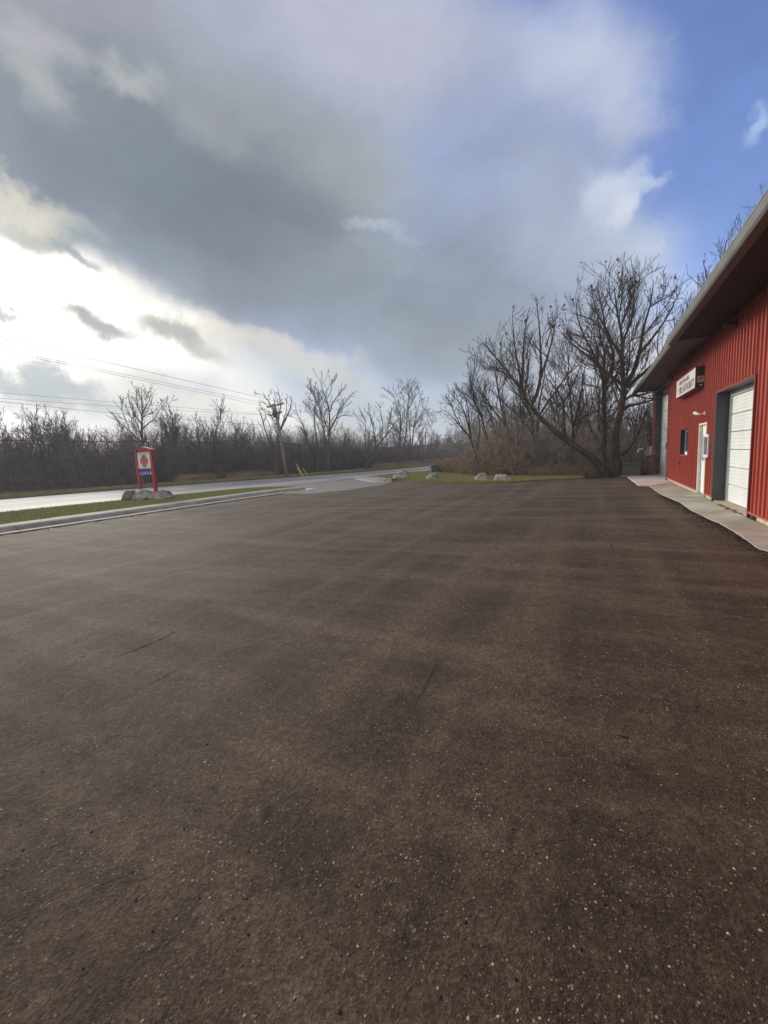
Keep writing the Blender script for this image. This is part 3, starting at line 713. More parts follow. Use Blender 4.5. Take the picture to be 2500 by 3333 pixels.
# window
root = bpy.data.objects.new('window', None); COL.objects.link(root); root.parent = ST
y0, y1, z0, z1 = WI; xr = XW + .11
b = MB(); b.box(XW - .025, xr + .05, y1, y1 + .03, z0 - .02, z1 + .03); b.box(XW - .025, xr + .05, y0 - .03, y0, z0 - .02, z1 + .03); b.box(XW - .025, xr + .05, y0, y1, z1, z1 + .03); SP(b, 'reveal', M_dark, root)
b = MB(); b.box(XW - .04, xr + .05, y0 - .03, y1 + .03, z0 - .045, z0 - .021); SP(b, 'sill', M_redcap, root)
b = MB(); b.box(xr, xr + .04, y0 + .003, y1 - .003, z0 - .018, z0 + .09); b.box(xr, xr + .04, y0 + .003, y1 - .003, z1 - .06, z1 - .003); b.box(xr, xr + .04, y1 - .06, y1 - .003, z0 + .09, z1 - .06); b.box(xr, xr + .04, y0 + .003, y0 + .06, z0 + .09, z1 - .06); b.box(xr, xr + .04, (y0 + y1) / 2 - .03, (y0 + y1) / 2 + .03, z0 + .09, z1 - .06); SP(b, 'frame', M_white, root)
b = MB(); b.box(xr + .02, xr + .026, y0 + .055, y1 - .055, z0 + .085, z1 - .055); SP(b, 'pane', M_glass, root)
# eaves
YS = 14.95
def eave(ya, yb, xo, zdrop, mt_s, mt_f):
    zs = ZT - zdrop
    b = MB(); n = int((yb - ya) / .1524); pts = []
    prof = []
    for k in range(n):
        y = ya + (yb - ya) * k / n; w = (yb - ya) / n
        prof += [(y + .004, zs), (y + .012, zs + .007), (y + w * .45, zs + .007), (y + w * .48, zs + .0), (y + w * .52, zs + .0), (y + w * .55, zs + .007), (y + w - .012, zs + .007), (y + w - .004, zs)]
    i = len(b.v)
    for y, z in prof: b.v += [(xo + .2, y, z), (XW + .02, y, z)]
    for k in range(len(prof) - 1): b.f.append((i + 2 * k, i + 2 * k + 2, i + 2 * k + 3, i + 2 * k + 1))
    SP(b, 'soffit', mt_s)
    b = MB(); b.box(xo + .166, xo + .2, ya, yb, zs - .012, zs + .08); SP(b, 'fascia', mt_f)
    # K style gutter
    b = MB(); gx = xo + .165; z1_ = zs + .065; z0_ = zs - .10
    b.extrude_y([(gx, z1_), (gx, z0_), (gx - .115, z0_), (gx - .135, z0_ + .03), (gx - .148, z0_ + .10), (gx - .155, z1_), (gx - .147, z1_), (gx - .14, z0_ + .10), (gx - .127, z0_ + .034), (gx - .11, z0_ + .01), (gx - .01, z0_ + .01), (gx - .01, z1_)], ya, yb)
    SP(b, 'gutter', M_gut)
    b = MB(); b.extrude_y([(gx - .16, z1_ - .012), (gx - .16, z1_ + .004), (gx - .13, z1_ + .004), (gx - .13, z1_ - .004)], ya, yb); b.extrude_y([(gx - .113, z0_ - .006), (gx - .123, z0_ + .002), (gx - .118, z0_ + .006), (gx - .108, z0_ - .002)], ya, yb)
    SP(b, 'gutter_lip', M_gutlip)
    b = MB(); b.box(gx - .106, gx + .03, ya + .01, yb - .01, z0_ - .012, z0_ - .003); SP(b, 'gutter_base', M_fasc)
    return zs
eave(YB - .3, YS, 1.79, 0, M_soffit_shaded, M_fasc)
eave(YS + .002, YE + .06, 1.86, .012, M_soffit_lit, M_fasc)
# roof slabs
b = MB(); rp = [(1.95, ZT + .10), (9.0, ZT + 1.9), (16.0, ZT + .10), (16.0, ZT + .06), (9.0, ZT + 1.85), (1.95, ZT + .06)]
b.extrude_y(rp, YB - .35, YE + .3); SP(b, 'roof', M_roof)
b = MB(); b.extrude_y([(2.95, ZT), (9.0, ZT + 1.7), (14.88, ZT)], YE - .1, YE - .02); SP(b, 'gable', M_red)
# downspout at far corner
b = MB(); b.tube([(1.95, YE - .05, 4.45), (1.95, YE - .03, 4.33), (2.05, YE, 4.25), (2.5, YE + .03, 4.12), (XW - .0, YE + .07, 4.02), (XW + .06, YE + .07, 3.9), (XW + .06, YE + .07, .25)], .04, 8); SP(b, 'downspout', M_signred)

# ------------------------------------------------------------------ things on the station wall
# illuminated sign box
SG = empty('wall_sign', (XW, 17.5, 3.2)); tag(SG, 'dark box sign with white lettered face mounted high on the red wall', 'sign')
def at_loc(o, root):
    o.parent = root; off = Vector(root.location); o.data.transform(Matrix.Translation(-off)); return o
y0, y1, z0, z1, xo = 15.80, 19.12, 3.17, 3.80, 2.665
b = MB(); b.box(xo + .004, XW - .001, y0, y1, z0, z1); at_loc(b.build('cabinet', M_black, None, bevel=.008), SG)
b = MB(); b.box(xo - .004, xo + .003, y0 + .025, y1 - .025, z0 + .03, z1 - .03); at_loc(b.build('sign_face', mat('sign_face_white', (.74, .78, .76), (.6, .62, .62), 2.5, .35), None), SG)
b = MB()
for q in ((y0, y0 + .024, z0, z1), (y1 - .024, y1, z0, z1), (y0 + .024, y1 - .024, z0, z0 + .028), (y0 + .024, y1 - .024, z1 - .028, z1)): b.box(xo - .012, xo + .003, *q)
at_loc(b.build('face_trim', M_redtrim, None), SG)
ux, uz = (0, -1, 0), (0, 0, 1)
at_loc(text_mesh('letters', 'BRIGHTON AREA', (xo - .006, y1 - .62, z0 + .385), ux, uz, 1.75, .15, M_textred, None, .01), SG)
at_loc(text_mesh('letters', 'FIRE AUTHORITY', (xo - .006, y1 - .62, z0 + .09), ux, uz, 2.55, .24, M_textred, None, .02), SG)
b = MB(); b.poly([(xo - .006, y1 - .33 + .17 * math.cos(a), z0 + .31 + .21 * math.sin(a)) for a in np.linspace(0, 6.283, 24)[:-1]]); at_loc(b.build('emblem', mat('faded_emblem', (.62, .56, .46), (.45, .40, .36), 14, .5), None), SG)
b = MB(); b.box(xo + .03, XW - .03, y0 - .004, y0 - .001, z0 + .16, z0 + .34); at_loc(b.build('placard', mat('placard_grey', (.42, .38, .40), None, 4, .5), None), SG)
b = MB(); b.poly([(xo + .115 + .05 * math.cos(a), y0 - .006, z0 + .275 + .038 * math.sin(a)) for a in np.linspace(0, 6.283, 20)[:-1]]); at_loc(b.build('placard_mark', mat('placard_ink', (.22, .19, .21), None, 4, .5), None), SG)
b = MB(); b.box(xo + .1, xo + .16, y0 - .004, y0 - .001, z0 + .07, z0 + .1); at_loc(b.build('union_label', M_white, None), SG)
b = MB(); b.tube([(xo + .16, y0 + .02, z1 + .0), (xo + .165, y0 + .0, z1 + .08), (xo + .2, y0 - .03, z1 + .17), (XW - .0, y0 - .05, z1 + .19)], .008, 6); at_loc(b.build('power_cable', M_wire, None), SG)
# soffit wall packs
for yc, lab in ((12.75, 'dark floodlight under the eave above the near garage bay'), (21.7, 'dark floodlight under the eave beside the far door')):
    r = empty('wall_floodlight', (XW, yc, 4.22)); tag(r, lab, 'light', 'floodlights under the eaves')
    b = MB(); b.box(XW - .06, XW - .002, yc - .1, yc + .1, 4.14, 4.30); at_loc(b.build('back_box', M_black, None, bevel=.006), r)
    b = MB(); b.tube([(XW - .06, yc, 4.22), (XW - .10, yc, 4.22)], .02, 8); at_loc(b.build('arm', M_black, None), r)
    b = MB(); b.prism([(XW - .26, yc - .2), (XW - .09, yc - .2), (XW - .09, yc + .2), (XW - .26, yc + .2)], 4.175, 4.235); o = at_loc(b.build('housing', M_black, None, bevel=.01), r); 
    b = MB(); b.box(XW - .27, XW - .261, yc - .18, yc + .18, 4.185, 4.225); at_loc(b.build('lens', M_dark, None), r)
# door spot light
r = empty('spotlight', (XW, 15.53, 2.4)); tag(r, 'small white swivel spotlight above the entrance door', 'light')
b = MB(); b.tube([(XW - .02, 15.53, 2.4), (XW - .05, 15.53, 2.4)], [.06, .05], 12); at_loc(b.build('base', M_whitepl, None), r)
b = MB(); b.tube([(XW - .05, 15.53, 2.4), (XW - .12, 15.58, 2.39), (XW - .15, 15.63, 2.40)], .012, 6); at_loc(b.build('arm', M_whitepl, None), r)
b = MB(); b.tube([(XW - .14, 15.60, 2.39), (XW - .17, 15.67, 2.41), (XW - .22, 15.80, 2.45)], [.02, .04, .055], 12); at_loc(b.build('lamp_head', M_whitepl, None), r)
# display case
r = empty('display_case', (XW, 14.8, 1.15)); tag(r, 'white framed glass notice case on the wall right of the entrance door', 'notice case')
y0, y1, z0, z1, xc = 14.55, 15.10, 1.16, 1.79, 2.80
b = MB(); b.box(xc + .012, XW - .001, y0, y1, z0, z1); at_loc(b.build('cabinet', mat('case_side', (.42, .25, .28), None, 4, .5), None), r)
b = MB()
for q in ((y0, y0 + .055, z0, z1), (y1 - .055, y1, z0, z1), (y0 + .055, y1 - .055, z0, z0 + .07), (y0 + .055, y1 - .055, z1 - .07, z1)): b.box(xc - .01, xc + .011, *q)
at_loc(b.build('frame', M_white, None), r)
b = MB(); b.box(xc + .002, xc + .008, y0 + .055, y1 - .055, z0 + .07, z1 - .07); at_loc(b.build('pane', mat('case_glass', (.30, .27, .23), (.16, .14, .15), 3, .15, 0, 3, .7), None), r)
# outlet and hose bib
r = empty('outlet_box', (XW, 19.34, .84)); tag(r, 'small dark red outlet box on the wall below the window', 'outlet')
b = MB(); b.box(XW - .06, XW - .022, 19.29, 19.39, .78, .9); at_loc(b.build('cover', M_redtrim, None, bevel=.005), r)
b = MB(); b.tube([(XW - .03, 19.34, .74), (XW - .03, 19.34, .12)], .012, 6); at_loc(b.build('conduit', M_red, None), r)
# debris at near door threshold
r = MB(); rg = random.Random(4); p = [(2.875, 13.4, .012)]
for k in range(26): p.append((2.86 + rg.uniform(-.05, .02) + .05 * math.sin(k * .8), 13.4 - k * .07, .012))
r.tube(p, .012, 5); tag(r.build('rope', M_rope), 'frayed rusty rope lying along the near garage threshold', 'rope')

# ------------------------------------------------------------------ satellite dish, vent, cabinets
pd = on_y(2118, 1500, 29.6); pd[2] = -.05; r = empty('satellite_dish', pd); tag(r, 'grey satellite dish on a thin pale pole at the far corner of the building', 'satellite dish')
b = MB(); b.tube([(0, 0, 0), (0, 0, 1.25)], .022, 8); b.build('pole', M_whitepl, r)
b = MB(); ctr = Vector((-.05, -.05, 1.22)); nv = Vector((-.55, -.75, .38)).normalized(); u = nv.cross(Vector((0, 0, 1))).normalized(); v = u.cross(nv); rings = []
for k in range(6):
    rr = .29 * k / 5
    for j in range(24):
        a = 6.28318 * j / 24; q = ctr + (u * math.cos(a) * .9 + v * math.sin(a)) * rr + nv * (rr * rr * .9); b.v.append(tuple(q))
for k in range(5):
    for j in range(24): b.f.append((k * 24 + j, k * 24 + (j + 1) % 24, (k + 1) * 24 + (j + 1) % 24, (k + 1) * 24 + j))
do = b.build('reflector', mat('dish_grey', (.6, .61, .6), None, 3, .5), r, smooth=True); sm = do.modifiers.new('s', 'SOLIDIFY'); sm.thickness = .012
b = MB(); b.tube([ctr - v * .27, ctr - v * .2 + nv * .2, ctr + nv * .3], .012, 6); b.box(*[c for i in range(3) for c in ((ctr + nv * .3)[i] - .03, (ctr + nv * .3)[i] + .03)]); b.build('feed_arm', M_galv, r)

pd = at(2053, 1549); r = empty('utility_cabinet', pd); tag(r, 'grey green utility cabinet among the trees left of the building', 'cabinet')
b = MB(); b.prism([(-.42, -.3), (.42, -.3), (.42, .3), (-.42, .3)], 0.06, .62); b.build('body', M_greygreen, r, bevel=.03)
b = MB(); b.extrude_y([(-.45, .622), (.45, .622), (.38, .70), (-.38, .70)], -.33, .33); b.build('lid', M_greygreen, r, bevel=.01)
b = MB(); b.box(-.5, .5, -.38, .38, -.08, .058); b.build('plinth', M_curb, r)
q = at(2083, 1551); r = empty('vent_pipe', q); tag(r, 'small white bent vent pipe on a thin post in the brush', 'pipe')
zt = 1.37; b = MB(); b.tube([(-.12, 0, zt - .17), (-.12, 0, zt - .04), (-.09, 0, zt), (.07, 0, zt), (.1, 0, zt - .04)], .026, 8); b.build('elbow', M_white, r, smooth=True)
b = MB(); b.tube([(.1, 0, zt - .045), (.1, 0, -.1)], .018, 6); b.build('post', M_thick if False else M_dark, r)
pd = at(1418, 1538, .03); r = empty('transformer_cabinet', pd, .25); tag(r, 'dark green utility cabinet on the lawn beside the road', 'cabinet')
b = MB(); b.box(-.33, .33, -.3, .3, .05, .60); b.build('body', M_green, r, bevel=.02)
b = MB(); b.extrude_y([(-.37, .602), (.37, .602), (.33, .66), (-.33, .68)], -.34, .34); b.build('lid', mat('cabinet_lid', (.10, .12, .11), None, 4, .5), r, bevel=.008)
b = MB(); b.box(-.42, .42, -.4, .4, -.05, .048); b.build('plinth', M_curb, r)
b = MB(); b.box(-.02, .02, -.312, -.301, .3, .36); b.build('latch', M_galv, r)

# ------------------------------------------------------------------ rocks
def rock(name, x, y, z, sx, sy, sz, seed, material, label, group=None, cuts=9, rz=0, rough=.16):
    import bmesh
    rg = np.random.default_rng(seed); bm = bmesh.new(); bmesh.ops.create_icosphere(bm, subdivisions=5, radius=1)
    co = np.array([v.co[:] for v in bm.verts])
    for _ in range(cuts):
        nn = rg.normal(size=3); nn[2] = abs(nn[2]) * .5; nn /= np.linalg.norm(nn); d = rg.uniform(.62, .92)
        h = co @ nn; over = np.maximum(0, h - d); co -= np.outer(over * .93, nn)
    ph = rg.random((10, 3)) * 6; fr = rg.normal(size=(10, 3)) * 2.2
    for k in range(10):
        f = fr[k] * (1 + k * .45); co *= (1 + rough * .35 / (1 + k * .35) * np.sin(co @ f + ph[k, 0]))[:, None]
    co[:, 2] = np.maximum(co[:, 2], -.75)
    lo, hi = co.min(0), co.max(0); co[:, 2] = (co[:, 2] - lo[2]) / (hi[2] - lo[2])
    co[:, 0] /= (hi[0] - lo[0]); co[:, 1] /= (hi[1] - lo[1]); co *= np.array([sx, sy, sz])
    for v, c in zip(bm.verts, co): v.co = c
    me = bpy.data.meshes.new(name); bm.to_mesh(me); bm.free(); me.polygons.foreach_set('use_smooth', np.ones(len(me.polygons), bool)); me.materials.append(material)
    o = link(name, me); o.location = (x, y, z); o.rotation_euler = (0, 0, rz); tag(o, label, 'rock', group); return o
def rock_px(x0, x1, yb, yt, z, depth, *a, **k):
    p, q = at(x0, yb, z), at(x1, yb, z); c = (p + q) / 2; w = np.linalg.norm(q - p)
    hd = np.linalg.norm(c[:2]); r = ray((x0 + x1) / 2, yt); h = (H + r[2] * (hd + .2) / np.linalg.norm(r[:2]) - z) * 1.12
    d = c[:2] / hd; c[:2] += d * depth * w * .4
    ang = math.atan2(q[1] - p[1], q[0] - p[0])
    return rock('boulder', c[0], c[1], z - .05, w, w * depth, h + .05, *a, rz=ang, **k)
gB = 'boulders along the lawn edge'; gS = 'rocks round the sign posts'
rock_px(1284, 1334, 1561, 1533, -.02, .8, 31, M_rocka, 'mossy grey boulder with a steep right face, leftmost by the lawn', gB, cuts=16)
rock_px(1387, 1429, 1564, 1541, -.02, .8, 32, M_rocka, 'small grey rounded boulder second from the left by the lawn', gB, cuts=10)
rock_px(1545, 1597, 1569, 1541, -.02, .8, 33, M_rockb, 'pinkish blocky boulder at the lawn edge', gB, cuts=14)
rock_px(1604, 1663, 1569, 1546, -.02, .7, 34, M_rockc, 'pale long low boulder right of the pinkish one', gB, cuts=16)
rock_px(401, 450, 1630, 1598, .11, .8, 35, M_rockd, 'brown rounded rock at the left foot of the sign', gS, cuts=5, rough=.06)
rock_px(436, 499, 1629, 1596, .11, .6, 36, M_rocka, 'large mossy grey rock in front of the left sign post', gS, cuts=7)
rock_px(497, 556, 1628, 1602, .11, .6, 37, M_rockb, 'pinkish wedge shaped rock in front of the right sign post', gS, cuts=9)
rock_px(515, 556, 1621, 1597, .11, .7, 38, M_rockd, 'dark brown rock behind the pinkish one at the sign', gS, cuts=6)
rock_px(484, 505, 1628, 1604, .11, .9, 39, M_rockd, 'narrow dark rock wedged between the sign posts', gS, cuts=6)

# ------------------------------------------------------------------ road sign of the station
bL, bR = at(461, 1615, .11), at(509, 1617, .11); ys = (bL[1] + bR[1]) / 2
def sx(px, py): return on_y(px, py, ys)
xl = sx(461, 1612)[0]; zt = sx(444, 1467)[2]; xr_ = sx(509, 1610)[0]
r = empty('station_sign', (xl, ys, .11)); tag(r, 'red two post sign with white emblem panel and blue number plate on the grass strip', 'sign')
Wd = xr_ - xl; Ht = zt - .11; pw = .15
print('SIGN', xl, xr_, ys, Wd, Ht)
for xx in (0, Wd):
    b = MB(); b.box(xx - pw / 2, xx + pw / 2, -pw / 2, pw / 2, -.3, Ht); b.build('post', M_signred, r, bevel=.008)
zb0 = sx(475, 1527)[2] - .11
b = MB(); b.box(pw / 2 + .002, Wd - pw / 2 - .002, -.03, .03, zb0, Ht - .02); b.build('backing_board', M_signred, r)
b = MB(); cxm = Wd / 2; pk = .17
b.extrude_y([(-pw / 2 - .04, Ht + .002), (Wd + pw / 2 + .04, Ht + .002), (cxm, Ht + pk)], -.1, .1); b.build('pediment', M_signred, r)
b = MB(); b.extrude_y([(-pw / 2 - .05, Ht + .0), (-pw / 2 - .05, Ht + .02), (cxm, Ht + pk + .025), (Wd + pw / 2 + .05, Ht + .02), (Wd + pw / 2 + .05, Ht + .0), (cxm, Ht + pk + .004)], -.12, .12); b.build('cap_board', mat('pale_cap', (.40, .16, .15), None, 4, .5), r)
px0, px1 = pw / 2 + .03, Wd - pw / 2 - .02; pz0, pz1 = zb0 + .03, Ht - .12
b = MB(); b.box(px0, px1, -.048, -.031, pz0, pz1); b.build('panel', M_signwhite, r)
pwid, phei = px1 - px0, pz1 - pz0
def ptx(s, u0, v0, w, h, mt, bold=.02):
    return text_mesh('letters', s, (px0 + pwid * u0, -.049, pz0 + phei * v0), (1, 0, 0), (0, 0, 1), pwid * w, phei * h, mt, r, bold)
ptx('BRIGHTON AREA FIRE', .07, .90, .86, .05, M_textgrey); ptx('AUTHORITY', .27, .81, .46, .045, M_textgrey); ptx('STATION 3', .24, .035, .52, .045, M_textgrey)
# maltese cross emblem
def cross_shape(R, y, w=1.0):
    pts = []
    for k in range(4):
        a0 = k * math.pi / 2
        for da, rr in ((-.67 * w, R), (-.33 * w, R * 1.03), (0, R * .99), (.33 * w, R * 1.03), (.67 * w, R), (math.pi / 4, R * .62)):
            a = a0 + da; pts.append((px0 + pwid / 2 + rr * math.cos(a), y, pz0 + phei * .47 + rr * math.sin(a)))
    return pts
Re = pwid * .30
b = MB(); b.poly(cross_shape(Re, -.0495)); b.build('emblem_outline', M_emdark, r)
b = MB(); b.poly(cross_shape(Re * .93, -.0505)); b.build('emblem_cross', M_emred, r)
circ = lambda R, y, cx=0, cz=0, sx_=1: [(px0 + pwid / 2 + cx + R * sx_ * math.cos(a), y, pz0 + phei * .47 + cz + R * math.sin(a)) for a in np.linspace(0, 6.283, 28)[:-1]]
b = MB(); b.poly(circ(Re * .62, -.0515)); b.build('emblem_ring', M_emgold, r)
b = MB(); b.poly(circ(Re * .52, -.0525)); b.build('emblem_centre', M_emred, r)
b = MB()
for k in range(3): b.poly(circ(Re * .12, -.0535, (k - 1) * Re * .2, -Re * .1 + abs(k - 1) * Re * -.12, .6))
b.build('emblem_device', M_emgold, r)
zn1 = sx(480, 1534)[2] - .11; zn0 = sx(480, 1546)[2] - .11
b = MB(); b.box(pw / 2 + .01, Wd - pw / 2 - .01, -.035, -.015, zn0, zn1 + .03); b.build('number_plate', M_blue, r)
o = text_mesh('digits', '1 1 5 1 6', (pw / 2 + .08, -.037, zn0 + (zn1 - zn0) * .18), (1, 0, 0), (0, 0, 1), Wd - pw - .16, (zn1 - zn0) * .62, M_white, r, .02)

# ------------------------------------------------------------------ utility poles, wires
def c3(x, y): return (700 + x / 1.843, 1150 + y / 1.843)
def plane_pt(px, py, g):
    n = np.array([g[0], g[1], 0]); n /= np.linalg.norm(n); q = ray(px, py); return EYE + q * (np.dot(g - EYE, n) / np.dot(q, n))
gp = at(935, 1553)
top = plane_pt(893, 1314, gp)
r = empty('utility_pole', gp); tag(r, 'leaning weathered utility pole with crossarms across the road', 'utility pole', 'utility poles along the road')
b = MB(); b.tube([(0, 0, -.3), (top - gp) * .5 + np.array([.03, 0, 0]), top - gp], [.19, .165, .13], 10); b.build('pole', M_pole, r, smooth=True)
for (xa, ya, xb, yb_), nm in (((868, 1326, 924, 1313), 'crossarm'), ((877, 1353, 905, 1346), 'crossarm'), ((900, 1345, 918, 1342), 'crossarm')):
    p, q = plane_pt(xa, ya, gp) - gp, plane_pt(xb, yb_, gp) - gp; b = MB(); b.tube([p, q], .07, 4); b.build(nm, M_dark, r)
    for t in (.08, .35, .92): b = MB(); w = p * (1 - t) + q * t; b.tube([w, w + np.array([0, 0, .18])], .05, 6); b.build('insulator', M_dark, r)
b = MB(); p = plane_pt(899, 1349, gp) - gp; b.tube([p + np.array([.1, -.3, -.35]), p + np.array([.1, -.3, .35])], .22, 10); b.build('transformer_can', M_dark, r)
P1 = gp
def wire(p, q, sag, rad, label, name='power_line'):
    rad *= .7
    p, q = np.array(p), np.array(q); pts = []
    for k in range(25):
        t = k / 24; w = p * (1 - t) + q * t; w = w.copy(); w[2] -= sag * 4 * t * (1 - t); pts.append(w)
    c = pts[0]; b = MB(); b.tube([x - c for x in pts], rad, 4, False); o = b.build(name, M_wire); o.location = c; tag(o, label, 'cable', 'overhead wires'); return o
def dirpt(px, py, dist):
    q = ray(px, py); return EYE + q * (dist / math.hypot(q[0], q[1]))
A1, A2, A3 = plane_pt(869, 1323, P1), plane_pt(888, 1318, P1), plane_pt(922, 1311, P1)
wire(A3, dirpt(-260, 1040, 30), .0, .016, 'highest thin wire from the leaning pole towards the left')
wire(A2, dirpt(-260, 1082, 29), .0, .014, 'middle thin wire from the leaning pole, upper of the close pair')
wire(A1, dirpt(-260, 1087, 28), .0, .014, 'lower of the close pair of wires from the leaning pole')
wire(plane_pt(878, 1350, P1), dirpt(-200, 1262, 42), .0, .013, 'faint wire running left above the far trees')
wire(plane_pt(880, 1352, P1), dirpt(-200, 1281, 43), .1, .013, 'second faint wire just below the upper one above the trees')
wire(plane_pt(885, 1385, P1), dirpt(-200, 1284, 40), .2, .016, 'wire sloping down behind the tall pale tree')
wire(plane_pt(912, 1439, P1), dirpt(-200, 1432, 38), .05, .032, 'thick black telephone cable crossing in front of the woods')
wire(plane_pt(912, 1424, P1), dirpt(-200, 1408, 40), .1, .012, 'thin wire over the thick telephone cable')
p2 = at(1341, 1503)
wire(plane_pt(912, 1440, P1), plane_pt(1336, 1455, p2), .7, .035, 'telephone cable from the leaning pole to the right')
sp0 = plane_pt(930, 1443, P1); sp1 = plane_pt(985, 1450, P1); b = MB(); b.tube([sp0 - sp0, sp1 - sp0], .07, 6); o = b.build('cable_splice', M_wire); o.location = sp0 - np.array([0, 0, .03]); tag(o, 'thick splice case hanging on the telephone cable', 'cable')
t2 = plane_pt(1329, 1330, p2)
r = empty('utility_pole', p2); tag(r, 'distant dark utility pole with several short crossarms in front of the double trees', 'utility pole', 'utility poles along the road')
b = MB(); b.tube([(0, 0, -.2), t2 - p2], [.2, .13], 8); b.build('pole', M_pole, r)
for xa, ya, xb in ((1322, 1349, 1337), (1323, 1369, 1343), (1325, 1372, 1335), (1330, 1386, 1344)):
    p, q = plane_pt(xa, ya, p2) - p2, plane_pt(xb, ya + 1, p2) - p2; b = MB(); b.tube([p, q], .08, 4); b.build('crossarm', M_dark, r)
p3 = at(1385, 1509); t3 = plane_pt(1385, 1404, p3)
r = empty('utility_pole', p3); tag(r, 'plain short pole without arms standing in the dry grass', 'utility pole', 'utility poles along the road')
b = MB(); b.tube([(0, 0, -.2), t3 - p3], [.12, .09], 8); b.build('pole', M_pole, r)
b = MB(); b.tube([t3 - p3, t3 - p3 + np.array([0, 0, .06])], [.095, .05], 8); b.build('pole_cap', M_dark, r)
for (a_, c_) in ((1317, 1300), (1340, 1330), (1391, 1396)):
    wire(plane_pt(1332, a_ + 30, p2), dirpt(2100, c_ - 40, 110), .5, .03, {1317: 'thin distant wire over the far road, topmost', 1340: 'thin distant wire over the far road, middle', 1391: 'thin distant wire over the far road, lowest'}[a_])
wire(A1, plane_pt(1322, 1347, p2), .9, .016, 'thin wire between the leaning pole and the distant pole, left end of arm')
wire(A3, plane_pt(1337, 1348, p2), .9, .016, 'thin wire between the leaning pole and the distant pole, right end of arm')
for (xa, ya, xb, yb_, lab) in ((965, 1510, 988, 1551, 'longest yellow guy wire guard beside the leaning pole'), (967, 1521, 983, 1551, 'short yellow guy wire guard just left of the longest one'), (987, 1524, 1001, 1549, 'faded yellow guy wire guard farthest from the leaning pole')):
    q = at(xb, yb_); p = plane_pt(xa, ya, q); r = empty('guy_guard', q); tag(r, lab, 'guy guard', 'yellow guy guards')
    b = MB(); b.tube([(0, 0, 0), p - q], .055, 8); b.build('guard_tube', M_yell, r)
    b = MB(); b.tube([(p - q), (gp + (top - gp) * .8) - q], .012, 4); b.build('guy_wire', M_wire, r)

# ------------------------------------------------------------------ house far behind the road
hp = dirpt(1449, 1490, 150); hp[2] = 0; hr = empty('house', hp, math.atan2(hp[1], hp[0]) - math.pi / 2 + .35); tag(hr, 'hazy violet grey house with a gabled roof beyond the woods', 'house')
b = MB(); b.box(-3.0, 3.0, -3.9, 3.9, 0, 4.2); b.build('wall', M_brick, hr)
b = MB(); b.extrude_y([(-2.98, 4.202), (2.98, 4.202), (0, 6.6)], -3.98, 3.98); b.build('gable', M_brick, hr)
b = MB(); b.extrude_y([(-3.4, 3.9), (0, 6.65), (3.4, 3.9), (3.4, 4.1), (0, 6.85), (-3.4, 4.1)], -4.4, 4.4); b.build('roof', M_hroof, hr)
for x, z in ((-2, 2.2), (1.2, 2.2), (-.5, 4.5)):
    b = MB(); b.box(x, x + .9, -4.03, -4.002, z, z + 1.2); w = b.build('window', M_white, hr); b = MB(); b.box(x + .08, x + .82, -4.045, -4.032, z + .08, z + 1.12); b.build('pane', M_glass, w)

# ------------------------------------------------------------------ hills / far woods ridge
def ridge(name, line, hbase, hvar, depth, seed):
    rg = np.random.default_rng(seed); pl = np.array(line, float); s = np.r_[0, np.cumsum(np.linalg.norm(np.diff(pl, axis=0), axis=1))]; n = int(s[-1] / 1.2); t = np.linspace(0, s[-1], n)
    q = np.stack([np.interp(t, s, pl[:, i]) for i in range(2)], 1); out = unit(q)
    hh = np.interp(t, s, hbase) + hvar * (np.convolve(rg.normal(size=n + 8), np.ones(9) / 3, 'valid')) + hvar * .5 * rg.normal(size=n)
    V = []
    rows = [(0, -.2), (1.5, .75), (4, 1.0), (depth, 1.02)]
    for d, f in rows: V.append(np.c_[q + out * d, np.maximum(hh * f, -.2)])
    V = np.concatenate(V); Fc = [(k * n + i, k * n + i + 1, (k + 1) * n + i + 1, (k + 1) * n + i) for k in range(len(rows) - 1) for i in range(n - 1)]
    return tag(link(name, mesh_np(name, V, np.array(Fc), M_hill)), kind='structure')
ridge('hills', [(-170, -40), (-130, 30), (-105, 75), (-75, 110), (-45, 135), (-10, 140), (20, 125), (50, 100), (60, 60)], [6, 5.5, 5, 5, 4.6, 5, 7, 8, 8], .4, 60, 5)

